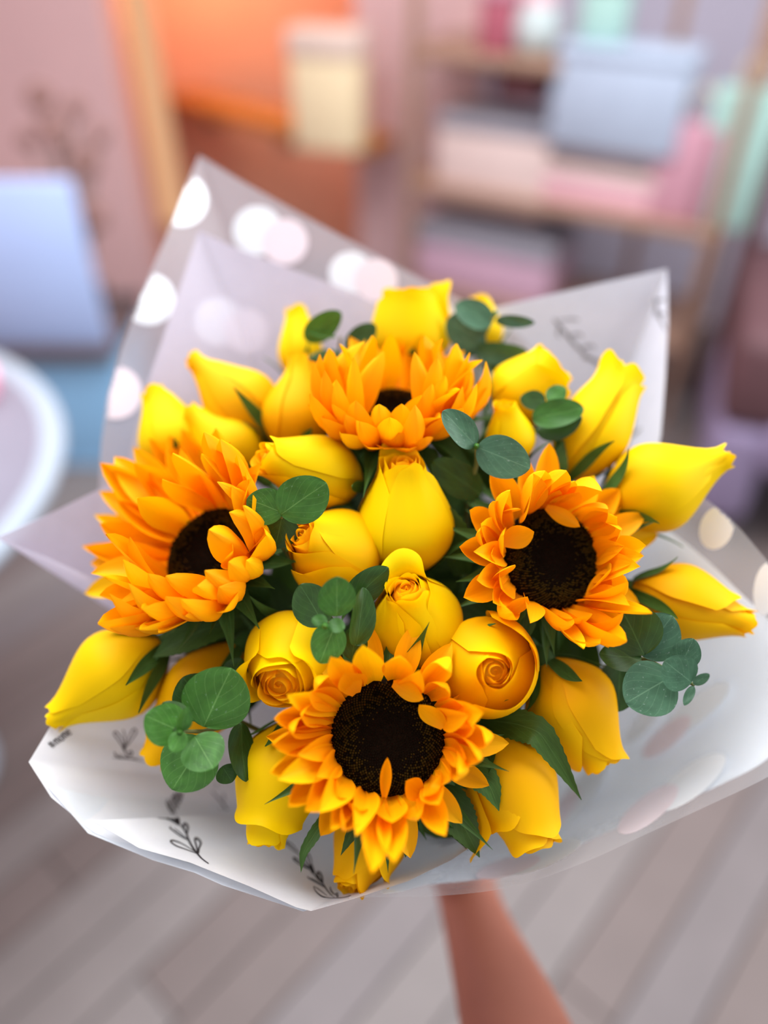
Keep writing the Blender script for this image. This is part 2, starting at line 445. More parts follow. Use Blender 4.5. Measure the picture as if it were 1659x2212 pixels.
a, z = on_rack(1148, 120, .08)
jar = empty('round_jar', (0, 0, 0)); c = Vector((S0.x, S0.y, 0)) + se * a + sn * .1
jar.location = (c.x, c.y, bz['a']); tag(jar, 'round white jar beside the red box on the rack', 'jar')
link('body', lathe('body', [(.0, 0), (.05, 0), (.068, .03), (.07, .07), (.055, .11), (.04, .12)], 20), PK['pale'], jar)
link('lid', lathe('lid', [(.044, .118), (.046, .14), (.03, .15), (.0, .152)], 20), PK['pink'], jar)

# mauve armchair at the side
ac = at_z(1660, 1085, 0)
chair = empty('armchair', (ac.x + .16, ac.y - .02, 0)); chair.rotation_euler.z = -.35
tag(chair, 'mauve velvet armchair with dark wooden frame beside the rack', 'armchair')
M['velvet'] = plain('mauve_velvet', lin(146, 130, 160), .85, noise_amt=.06, scale=8)
M['darkwood'] = plain('dark_stained_wood', lin(98, 66, 70), .6, noise_amt=.12, scale=10)
link('seat', box_mesh('seat', -.27, .33, -.3, .3, .24, .40, .05, 3), M['velvet'], chair)
link('backrest', box_mesh('backrest', -.27, .33, .26, .42, .28, .86, .05, 3), M['darkwood'], chair)
for ax0, ax1 in ((-.38, -.25), (.31, .43)):
    link('side_panel', box_mesh('side_panel', ax0, ax1, -.28, .40, .08, .36, .03, 3), M['velvet'], chair)
    link('armrest', box_mesh('armrest', ax0 - .01, ax1 + .01, -.27, .40, .36, .60, .04, 3), M['darkwood'], chair)
link('side_frame', box_mesh('side_frame', -.40, -.36, .30, .44, .05, .88, .01), M['darkwood'], chair)
for sx in (-.33, .37):
    for sy in (-.24, .36):
        link('leg', box_mesh('leg', sx - .02, sx + .02, sy - .02, sy + .02, 0, .2, .005), M['darkwood'], chair)

# left side: round table, blue crate, tray, board, dried stems
tc_ = at_z(-590, 1060, .75)
tab = empty('round_table', (tc_.x, tc_.y, 0)); tag(tab, 'round white table with pale rim beside the pink tissue corner', 'table')
M['tabletop'] = plain('table_lilac_white', lin(134, 127, 141), .7, noise_amt=.03, scale=8)
M['rim'] = plain('table_rim_white', lin(158, 166, 178), .7, noise_amt=.02)
tr_ = at_z(100, 1060, .75).x - tc_.x
link('table_top', lathe('table_top', [(.001, .735), (tr_ - .03, .735), (tr_ - .03, .752), (.001, .752)], 64), M['tabletop'], tab)
link('rim', lathe('rim', [(tr_ - .03, .728), (tr_, .733), (tr_ + .006, .745), (tr_, .757), (tr_ - .03, .752)], 64), M['rim'], tab)
link('pedestal', lathe('pedestal', [(.03, .03), (.03, .735)], 16), M['rim'], tab)
link('base', lathe('base', [(.001, 0), (.14, 0), (.14, .015), (.04, .03), (.03, .05)], 32), M['rim'], tab)
M['pinkpot'] = plain('hot_pink_glaze', lin(252, 160, 190), .3, noise_amt=.03)
pp = at_z(-8, 860, .752)
pot = empty('candle_pot', (pp.x - .03, pp.y, .752)); tag(pot, 'small pink pot on the round white table', 'pot')
link('body', lathe('body', [(.0, 0), (.032, 0), (.038, .02), (.04, .05), (.036, .05), (.034, .03), (.0, .03)], 20), M['pinkpot'], pot)
link('wax', lathe('wax', [(.0, .04), (.035, .041)], 20), PK['pink'], pot)
M['bluecrate'] = plain('sky_blue_plastic', lin(150, 200, 240), .5, noise_amt=.03, scale=8)
cy = 1.95
b0 = at_y(20, 1000, cy); b1 = at_y(245, 770, cy)
cr = empty('storage_crate', ((b0.x + b1.x) / 2 - .12, cy, 0)); tag(cr, 'sky blue crate standing behind the round white table', 'crate')
hw = (b1.x - b0.x) / 2 + .12; zt_ = b1.z
for nm, x0, x1, y0, y1, z0, z1 in (('front_panel', -hw, hw, 0, .015, .02, zt_), ('back_panel', -hw, hw, .285, .3, .02, zt_), ('side_panel', -hw, -hw + .015, .015, .285, .02, zt_), ('side_panel', hw - .015, hw, .015, .285, .02, zt_), ('bottom', -hw, hw, 0, .3, 0, .02)):
    link(nm, box_mesh(nm, x0, x1, y0, y1, z0, z1, .004), M['bluecrate'], cr)
tr = empty('tray', (cr.location.x - .02, cy, zt_)); tag(tr, 'dark tray lying on the blue crate', 'tray')
link('bottom', box_mesh('bottom', -hw - .02, hw + .03, -.04, .32, .0, .02, .004), PK['dark'], tr)
for sy in (-.04, .30):
    link('edge', box_mesh('edge', -hw - .02, hw + .03, sy, sy + .02, .02, .045, .004), PK['dark'], tr)
M['board'] = plain('board_blue_white', lin(186, 206, 250), .5, noise_amt=.02, scale=6)
w0 = at_y(-60, 720, cy + .02); w1 = at_y(150, 390, cy + .02)
bd = empty('display_board', ((w0.x + w1.x) / 2, cy + .02, zt_ + .02)); tag(bd, 'pale blue white board standing upright on the dark tray', 'board')
bh = w1.z - zt_ - .02; bwid = (w1.x - w0.x) / 2
link('panel', box_mesh('panel', -bwid, bwid, 0, .02, 0, bh, .006), M['board'], bd)
link('back_support', box_mesh('back_support', -.03, .03, .02, .14, 0, bh * .6, .006), PK['grey'], bd)
M['dried'] = plain('dried_flower_brown', lin(150, 112, 104), .9, noise_amt=.15)
M['driedgrey'] = plain('dried_stem_grey', lin(168, 150, 142), .9, noise_amt=.1)
dv = at_y(190, 600, 2.35)
dp = empty('dried_flowers', (dv.x, dv.y, .1)); tag(dp, 'dusky dried flower stems in a dark vase behind the white board', 'dried flowers')
link('vase', lathe('vase', [(.0, 0), (.05, 0), (.08, .08), (.07, .2), (.035, .27), (.045, .3)], 20), PK['dark'], dp)
for (px, py, r) in ((85, 210, .035), (130, 300, .03), (185, 350, .038), (110, 270, .03), (200, 470, .04), (160, 235, .028), (60, 300, .026), (215, 290, .026)):
    tip = at_y(px, py, 2.35 + rnd.uniform(-.06, .06)) - dp.location
    pts = bez(Vector((0, 0, .25)), Vector((tip.x * .2, tip.y * .2, tip.z * .7)), tip, 6)
    tube('stem', pts, .006, M['driedgrey'], dp, 5)
    bm = bmesh.new(); bmesh.ops.create_icosphere(bm, subdivisions=2, radius=r)
    for v in bm.verts: v.co *= 1 + .35 * noise.noise(v.co * 60 + Vector((px, py, 0)))
    me = bpy.data.meshes.new('flower_head'); bm.to_mesh(me); bm.free()
    link('flower_head', me, M['dried'], dp).location = tip

# ------------------------------------------------------------------ the bouquet: paper, tissue and film
NECK = P(985, 1800, .70)
TOCAM = -FW
def spline(pts, n=6):
    out = []
    m = len(pts)
    for i in range(m - 1):
        p0, p1, p2, p3 = (Vector(pts[max(i - 1, 0)]), Vector(pts[i]), Vector(pts[i + 1]), Vector(pts[min(i + 2, m - 1)]))
        for k in range(n):
            t = k / n
            out.append(.5 * ((2 * p1) + (p2 - p0) * t + (2 * p0 - 5 * p1 + 4 * p2 - p3) * t * t + (3 * p1 - p0 - 3 * p2 + p3) * t ** 3))
    out.append(Vector(pts[-1]))
    return out
def sheet(name, label, cat, rim, mat, n0=(970, 1790, .70), n1=(1000, 1790, .70), amp=.0022, seed=0., nt=36, tmin=.10, sub=10, sag=.0, group=None, smooth=False):
    pts = [r if isinstance(r, Vector) else P(*r) for r in rim]
    a, b = P(*n0), P(*n1)
    dense = []
    n = len(pts)
    for i in range(n - 1):
        for k in range(sub):
            dense.append((pts[i].lerp(pts[i + 1], k / sub), (i + k / sub) / (n - 1)))
    dense.append((pts[-1], 1.0))
    if smooth:
        dense = [(q, dense[i][1]) for i, q in enumerate(spline(pts, sub))]
    mid = sum((p for p, _ in dense), Vector()) / len(dense)
    vs, uv, fs = [], [], []
    m = len(dense)
    for j in range(nt + 1):
        t = tmin + (1 - tmin) * j / nt
        for (rp, s) in dense:
            nk = a.lerp(b, s)
            p = nk.lerp(rp, t)
            edge = math.sin(PI * min(1, t)) * .6 + .4 * t
            d = noise.noise(Vector((p.x * 16 + seed, p.y * 16, p.z * 16))) * amp * edge + noise.noise(Vector((s * 9 + seed, t * 2.2, 3.3))) * amp * 1.6 * edge * (1 - t * .6)
            vs.append(p - (p - CAM).normalized() * d - TOCAM * sag * math.sin(PI * t))
            uv.append((s, t))
    for j in range(nt):
        for i in range(m - 1):
            q = j * m + i
            fs.append((q, q + 1, q + m + 1, q + m))
    me = mesh(name, vs, fs, uv)
    o = empty(name, NECK)
    tag(o, label, cat, group)
    me.transform(Matrix.Translation(-NECK))
    ch = link('sheet', me, mat, o)
    bvh = BVHTree.FromPolygons([v + Vector() for v in vs], fs)
    return o, bvh
def decal(bvh, px, py, lift=.0005):
    d = ray(px, py); hit, nor, idx, dist = bvh.ray_cast(CAM, d.normalized())
    if hit is None: return None
    return hit - d.normalized() * lift
def dot(film, cx, cy, rx, ry=None, rot=0., mat='dot_w', lift=.0006, name='printed_dot'):
    o, bvh = film; ry = ry or rx
    na, nr = 36, 9
    vs, ok = [], []
    c, s = math.cos(math.radians(rot)), math.sin(math.radians(rot))
    for j in range(nr + 1):
        for i in range(na):
            a = 2 * PI * i / na; r = j / nr
            x, y = math.cos(a) * rx * r, math.sin(a) * ry * r
            p = decal(bvh, cx + x * c - y * s, cy + x * s + y * c, lift)
            ok.append(p is not None); vs.append((p if p is not None else NECK) - NECK)
    fs = []
    for j in range(nr):
        for i in range(na):
            q = (j * na + i, j * na + (i + 1) % na, (j + 1) * na + (i + 1) % na, (j + 1) * na + i)
            if all(ok[k] for k in q): fs.append(q if j else (q[0], q[2], q[3]))
    if fs:
        me = mesh(name, vs, fs)
        bm = bmesh.new(); bm.from_mesh(me)
        bmesh.ops.delete(bm, geom=[v for v in bm.verts if not v.link_faces], context='VERTS')
        bm.to_mesh(me); bm.free()
        return link(name, me, M[mat], o)
def ink(sh, name, strokes, origin, scale, mat='ink', lift=.0005):
    """pen strokes printed on a sheet: (points, width) in the units of one print motif"""
    o, bvh = sh
    vs, fs = [], []
    for st in strokes:
        pts, w = st[0], st[1]; taper = st[2] if len(st) > 2 else .35
        sp = spline([(x, y) for x, y in pts], 5)
        m = len(sp); row = []
        for i, p in enumerate(sp):
            t = (sp[min(i + 1, m - 1)] - sp[max(i - 1, 0)])
            if t.length < 1e-6: t = Vector((1, 0))
            t.normalize(); nn = Vector((-t.y, t.x))
            f = i / (m - 1); ww = w * .5 * (taper + (1 - taper) * math.sin(PI * min(1, max(0, f * .9 + .05))))
            pr = []
            for sg in (-1, 1):
                q = p + nn * ww * sg
                h = decal(bvh, origin[0] + q.x / scale, origin[1] + q.y / scale, lift)
                pr.append(h)
            row.append(pr)
        for i in range(m - 1):
            a_, b_ = row[i], row[i + 1]
            if None in a_ or None in b_: continue
            k = len(vs); vs.extend([a_[0] - NECK, a_[1] - NECK, b_[1] - NECK, b_[0] - NECK]); fs.append((k, k + 1, k + 2, k + 3))
    if fs: return link(name, mesh(name, vs, fs), M[mat], o, smooth=False)

film_back = sheet('wrapping_film', 'frosted film with white dots rising behind the roses to a tall corner', 'wrapping',
    [(240, 1250, .535), (212, 1080, .54), (218, 960, .545), (232, 860, .55), (262, 750, .56), (300, 650, .565), (365, 495, .58), (430, 335, .60), (520, 390, .595), (660, 468, .59), (830, 560, .58), (990, 645, .57), (1130, 730, .56), (1250, 860, .55)],
    M['film'], seed=1, amp=.0012)
tissue_back = sheet('wrapping_tissue', 'pink white tissue corner lying against the dotted film at the back', 'wrapping',
    [(255, 1150, .515), (275, 1000, .52), (318, 830, .53), (372, 670, .545), (430, 498, .56), (520, 540, .555), (640, 585, .55), (760, 630, .545), (880, 690, .54), (1000, 790, .53)],
    M['tissue'], seed=4, amp=.0015)
tissue_left = sheet('wrapping_tissue', 'pale pink tissue point sticking out beside the big sunflower', 'wrapping',
    [(330, 980, .515), (215, 1056, .505), (110, 1108, .497), (-6, 1162, .49), (100, 1203, .487), (215, 1256, .483), (330, 1330, .48)],
    M['tissue'], seed=9, amp=.0015)
paper_right = sheet('wrapping_paper', 'white printed paper rising to a square corner behind the upper roses', 'wrapping',
    [(960, 760, .555), (1070, 664, .555), (1250, 622, .56), (1441, 580, .565), (1443, 700, .55), (1437, 820, .54), (1428, 940, .525), (1400, 1080, .51), (1380, 1200, .50)],
    M['paper_dimmed'], seed=13, amp=.0015)
FILM_RIM = [(1420, 1010, .50), (1560, 1105, .475), (1659, 1213, .465), (1770, 1350, .455), (1800, 1500, .445), (1760, 1610, .437), (1659, 1678, .432), (1530, 1740, .43), (1400, 1800, .427), (1250, 1868, .423), (1100, 1917, .42), (940, 1936, .42), (800, 1938, .42), (690, 1945, .42)]
film_right = sheet('wrapping_film', 'frosted film with white dots sweeping under the roses beside the lower eucalyptus', 'wrapping',
    FILM_RIM, M['film_lit'], seed=17, amp=.0012, smooth=True)
lining = []
for q, fr in enumerate(FILM_RIM):          # the lining lies just outside the film and stops short of its edge
    p_ = P(985, 1790, .70).lerp(P(*fr), (.92, .92, .93, .94, .94, .92, .90, .88, .86, .86, .87, .88, .9, .92)[q])
    lining.append(p_ + (p_ - CAM).normalized() * .006)
tissue_right = sheet('wrapping_tissue', 'bluish white tissue lining the dotted film on the lower side', 'wrapping',
    lining, M['tissue_w'], n0=(970, 1790, .706), n1=(1000, 1790, .706), seed=17, amp=.0012, smooth=True)
tissue_low = sheet('wrapping_tissue', 'thin tissue edge showing below the printed front paper', 'wrapping',
    [(95, 1690, .437), (190, 1800, .432), (330, 1858, .427), (420, 1885, .422), (480, 1912, .42), (560, 1938, .419), (655, 1969, .418), (720, 1950, .419), (800, 1930, .42)],
    M['tissue_w'], seed=25, amp=.001)
paper_left = sheet('wrapping_paper', 'white printed paper flap with pointed corner under the lowest outer rose', 'wrapping',
    [(260, 1330, .48), (185, 1450, .465), (107, 1572, .45), (62, 1646, .437), (110, 1722, .435), (205, 1800, .434), (330, 1850, .434), (480, 1890, .434)],
    M['paper'], n0=(960, 1700, .70), n1=(960, 1770, .70), seed=30, amp=.0024)
paper_front = sheet('wrapping_paper', 'white printed front paper folded under the lowest sunflower', 'wrapping',
    [(200, 1772, .43), (300, 1832, .425), (410, 1863, .42), (540, 1915, .415), (640, 1960, .412), (672, 1968, .412), (760, 1943, .415), (880, 1904, .42), (975, 1858, .425), (1060, 1800, .43)],
    M['paper'], n0=(990, 1738, .69), n1=(1000, 1760, .70), seed=36, amp=.0016)

for a_ in ((392, 432, 57), (556, 498, 54), (757, 590, 47), (322, 646, 56), (472, 694, 52), (940, 690, 45)):
    dot(film_back, *a_)
for a_ in ((250, 848, 57), (616, 522, 50), (812, 606, 47), (532, 716, 48), (996, 712, 42)):
    dot(film_back, *a_, mat='dot_p', lift=.0011)
for a_ in ((1548, 1140, 36, 48, 20), (1655, 1272, 27, 58, 8), (1505, 1532, 88, 27, -38), (1490, 1690, 95, 33, -37), (1170, 1850, 92, 24, -22), (890, 1908, 70, 12, -16), (1250, 1720, 95, 26, -52), (1390, 1560, 60, 18, -50)):
    dot(film_right, *a_, lift=.0008)
for a_ in ((1440, 1592, 66, 22, -40), (1400, 1748, 80, 28, -38), (1098, 1872, 72, 19, -16), (1210, 1755, 66, 18, -52)):
    dot(film_right, *a_, mat='dot_p', lift=.0014)

SPRIG1 = [([(480, 930), (560, 1000), (650, 1150), (700, 1290), (800, 1470), (900, 1600), (1000, 1710), (1150, 1820)], 48, .3),
    ([(690, 1290), (500, 1190), (330, 1060), (275, 1010), (310, 1000)], 32), ([(370, 1030), (500, 1130), (690, 1290)], 26),
    ([(890, 1595), (640, 1500), (420, 1420), (300, 1330), (320, 1298), (430, 1320), (600, 1400), (850, 1555)], 34),
    ([(650, 1150), (590, 1020), (590, 940), (640, 930), (680, 1000), (670, 1100), (655, 1180)], 52, .6),
    ([(910, 1580), (870, 1420), (840, 1290), (870, 1250), (940, 1300), (970, 1370), (930, 1480), (920, 1590)], 50, .6),
    ([(450, 770), (450, 850), (480, 950)], 95, .5), ([(0, 795), (180, 810), (300, 850), (460, 950)], 26, .2), ([(200, 790), (330, 830), (450, 920)], 30, .2), ([(330, 790), (400, 840), (460, 900)], 36, .2)]
HASH_B = [([(190, 430), (250, 560), (340, 710)], 30, .6), ([(215, 365), (300, 540), (415, 722)], 30, .6), ([(245, 610), (280, 520), (295, 430)], 26, .6), ([(330, 695), (360, 620), (375, 545)], 26, .6),
    ([(310, 370), (380, 500), (460, 602)], 32, .5), ([(320, 380), (355, 300), (400, 430), (480, 545)], 34, .5), ([(390, 400), (400, 225), (440, 350), (490, 458), (512, 380), (460, 208)], 34, .6), ([(490, 212), (515, 345), (545, 330), (540, 205)], 32, .6), ([(570, 222), (590, 236)], 26, .9)]
SPRIG2 = [([(470, 560), (300, 440), (200, 340), (170, 290), (290, 345), (380, 440), (480, 570)], 34, .4),
    ([(470, 565), (560, 700), (700, 850), (800, 990), (900, 1120), (1000, 1220), (1100, 1370), (1200, 1490), (1280, 1540)], 30, .5),
    ([(800, 1290), (850, 1400), (980, 1510), (1150, 1550), (1380, 1550), (1530, 1530), (1640, 1495)], 30, .3), ([(800, 1290), (920, 1360), (1110, 1510)], 18, .3),
    ([(710, 910), (480, 790), (370, 700), (355, 650), (430, 690), (600, 820), (710, 900)], 36, .5), ([(720, 830), (640, 640), (645, 555), (700, 600), (740, 700), (760, 850)], 32, .5),
    ([(735, 800), (760, 900), (805, 1000)], 90, .6), ([(1010, 1220), (900, 1070), (890, 985), (940, 990), (990, 1090), (1005, 1215)], 48, .6),
    ([(1060, 1320), (850, 1190), (720, 1120), (660, 1075)], 28, .4), ([(740, 1100), (880, 1180), (1010, 1270)], 12), ([(1170, 1300), (1200, 1400), (1300, 1500)], 30, .4), ([(1315, 1430), (1345, 1545)], 62, .7)]
ink(paper_front, 'printed_sprig', SPRIG1, (340, 1690), 10.37)
ink(paper_front, 'printed_sprig', SPRIG2, (600, 1790), 10.37)
ink(paper_front, 'printed_sprig', [([(575, 490), (720, 450), (880, 380), (1150, 400)], 22), ([(590, 485), (700, 420), (860, 385)], 14), ([(745, 545), (850, 520), (1000, 460), (1170, 408)], 26), ([(748, 540), (800, 490), (1000, 445)], 18),
    ([(880, 370), (700, 355), (720, 335), (800, 345)], 30), ([(1150, 395), (1000, 320), (970, 295), (1010, 290), (1120, 340)], 28)], (860, 1760), 8.295)
ink(paper_left, 'printed_lettering', HASH_B, (340, 1690), 10.37)
ink(paper_left, 'printed_sprig', [([(1210, 390), (1150, 290), (1085, 200), (1110, 172), (1170, 240), (1205, 330)], 15), ([(1222, 350), (1215, 220), (1190, 140)], 13), ([(1230, 345), (1280, 200), (1325, 135), (1350, 175), (1305, 250), (1240, 340)], 15),
    ([(1200, 320), (1212, 400)], 34, .7), ([(1212, 400), (1250, 455), (1300, 445), (1290, 402), (1250, 425)], 18, .6), ([(1090, 405), (1108, 455), (1180, 480)], 16), ([(1140, 435), (1250, 485), (1470, 530)], 10), ([(1062, 480), (1250, 492), (1395, 488)], 10)], (50, 1550), 5.53)
ink(paper_left, 'printed_sprig', [([(1210, 190), (1400, 400), (1480, 490), (1540, 600), (1610, 590)], 40), ([(1320, 20), (1330, 120)], 25), ([(1480, 230), (1500, 420)], 30), ([(1380, 550), (1440, 620)], 20)], (340, 1690), 10.37, 'ink_soft')
GLYPH = [[(10, 0), (10, 62)], [(29, 0), (29, 62)], [(-2, 20), (41, 20)], [(-2, 42), (41, 42)],
    [(54, 0), (54, 50)], [(54, 34), (62, 49), (71, 46), (73, 30), (73, 0)], [(73, 34), (81, 49), (90, 46), (92, 30), (92, 0)],
    [(118, 48), (107, 40), (104, 24), (108, 6), (118, 0), (128, 8), (131, 25), (127, 42), (118, 48)],
    [(144, 0), (144, 50)], [(144, 34), (152, 49), (161, 46), (163, 30), (163, 0)], [(163, 34), (171, 49), (180, 46), (182, 30), (182, 0)],
    [(195, 25), (219, 27), (214, 45), (203, 48), (194, 36), (194, 14), (204, 1), (220, 8)]]
dvec, uvec, org = Vector((.80, -.60)), Vector((-.86, -.70)), Vector((356, 366))
ink(paper_left, 'printed_lettering', [([tuple(org + dvec * (x * 1.33) + uvec * (y * 1.35)) for x, y in g], 11, .85) for g in GLYPH], (50, 1550), 5.53)
ink(paper_right, 'printed_sprig', [([(250, 380), (340, 480), (430, 590), (560, 740), (800, 940)], 40), ([(300, 400), (480, 380), (560, 400)], 22), ([(330, 450), (300, 560), (330, 600)], 22), ([(430, 580), (560, 560), (600, 600)], 26), ([(560, 740), (700, 700), (740, 740)], 30), ([(600, 830), (700, 860), (820, 900)], 40)], (1150, 620), 5.53, 'ink_soft')
ink(paper_right, 'printed_sprig', [([(1470, 130), (1490, 280), (1590, 520)], 36), ([(1480, 160), (1590, 150)], 36), ([(1500, 330), (1590, 320)], 36), ([(1480, 370), (1460, 250)], 22)], (1150, 620), 5.53, 'ink_soft')
ink(paper_right, 'printed_sprig', [([(1370, 900), (1360, 940), (1345, 985)], 8), ([(1385, 925), (1360, 945)], 6), ([(1345, 935), (1358, 960)], 6)], (0, 0), 1.0, 'ink_soft')

# ------------------------------------------------------------------ roses
def frame(z, ref):
    z = z.normalized()
    x = (ref - z * ref.dot(z))
    if x.length < 1e-4: x = UP - z * UP.dot(z)
    x.normalize(); y = z.cross(x)
    return x, y, z
def prof(t, op):
    if t < .40:
        return .26 + .74 * math.sin(min(1, t / .40) * PI / 2) ** .85
    u = (t - .40) / .60
    return 1 - (1 - op) * (u * u * (3 - 2 * u)) ** .95
def meridian(L, R, op, rho, h, t0, A, nt):
    """(r, z) down one petal's middle; past t0 it turns outwards by A radians"""
    out = []
    ang = None; r = z = 0
    for i in range(nt + 1):
        t = i / nt
        if t <= t0 or A == 0:
            r, z = R * prof(min(1, t * h), op) * rho, L * t * h
        else:
            if ang is None:
                e = .02
                dr = R * rho * (prof(t0 * h, op) - prof(t0 * h - e, op)); dz = L * e
                ang = math.atan2(dr, dz)
            f = (t - t0) / (1 - t0)
            an = ang + A * f ** .8
            st = L * h / nt
            r += math.sin(an) * st; z += math.cos(an) * st
        out.append((r, z))
    return out
def rose_petal(L, R, op, phi, w, rho=1., h=1., t0=.85, A=.0, spiral=.05, tmin=0., seed=0., ns=14, nt=14, notch=.24, wave=.02, point=.0):
    mer = meridian(L, R, op, rho, h, t0, A, 40)
    def fn(u, v):
        s = u * 2 - 1; t = tmin + (1 - tmin) * v
        te = t * (1 - notch * abs(s) ** 2.6) + point * max(0, 1 - abs(s) * 3) * t ** 6
        f = min(.9999, te) * 40; i = int(f); f -= i
        r = mer[i][0] * (1 - f) + mer[i + 1][0] * f; z = mer[i][1] * (1 - f) + mer[i + 1][1] * f
        if te > 1: z += (te - 1) * L
        wid = .60 + .40 * math.sin(min(1, t * 1.9) * PI / 2)
        a = phi + w * s * wid
        r += R * spiral * s * (.3 + .7 * t)
        r += R * wave * math.sin(s * 5 + seed * 7) * t ** 4 + R * .02 * noise.noise(Vector((s * 1.7, t * 2, seed * 3.1)))
        z += L * wave * .8 * math.sin(s * 7 + seed * 5) * t ** 6
        return (r * math.cos(a), r * math.sin(a), z)
    return grid('petal', fn, ns, nt)
def sepal_mesh(L, R, op, phi, length, A, t0=.35, w=.19, name='sepal'):
    mer = meridian(L, R, op, 1.05, length, t0, A, 30)
    def fn(u, v):
        s = u * 2 - 1
        f = min(.9999, v) * 30; i = int(f); f -= i
        r = mer[i][0] * (1 - f) + mer[i + 1][0] * f; z = mer[i][1] * (1 - f) + mer[i + 1][1] * f
        hw = R * w * (1 - v) ** .75 * (.55 + 1.3 * v * (1 - v) * 2) + .0002
        a = phi; r += abs(s) * .0012
        return (r * math.cos(a) - hw * s * math.sin(a), r * math.sin(a) + hw * s * math.cos(a), z - .001)
    return grid(name, fn, 4, 12)
leafvar = []
def leaf_unit(pointy, cup, bend):
    def fn(u, v):
        s = u * 2 - 1; v = (1 - math.cos(PI * v)) / 2
        q = v ** .86 * 2 - 1
        w = max(0, 1 - q * q) ** (.5 + pointy * .45)
        y = s * w * .5
        z = cup * (abs(s) ** 1.7) * w * .5 + bend * (v * v) + .012 * math.sin(v * 9 + s * 3)
        return (v, y, z)
    return grid('leaf', fn, 8, 16)
for pw_, c_, b_ in ((.1, .14, -.10), (.25, .05, .08), (.0, .22, -.18), (.35, -.08, .12)): leafvar.append((pw_, c_, b_))
LEAFM = {}
def leaf_mesh(var, matkey):
    k = (var, matkey)
    if k not in LEAFM:
        me = leaf_unit(*leafvar[var]); me.materials.append(M[matkey])
        me.polygons.foreach_set('use_smooth', [True] * len(me.polygons)); LEAFM[k] = me
    return LEAFM[k]
def place_leaf(parent, inv, a, b, width, nrm, var, matkey, name='leaf'):
    """leaf from world point a to b, its upper face turned to nrm"""
    x = (b - a); ln = x.length; x.normalize()
    z = (nrm - x * nrm.dot(x)).normalized(); y = z.cross(x)
    m = Matrix(((x.x, y.x, z.x, a.x), (x.y, y.y, z.y, a.y), (x.z, y.z, z.z, a.z), (0, 0, 0, 1))) @ Matrix.Diagonal((ln, width, ln, 1))
    o = bpy.data.objects.new(name, leaf_mesh(var, matkey)); COL.objects.link(o)
    o.parent = parent; o.matrix_local = inv @ m
    return o

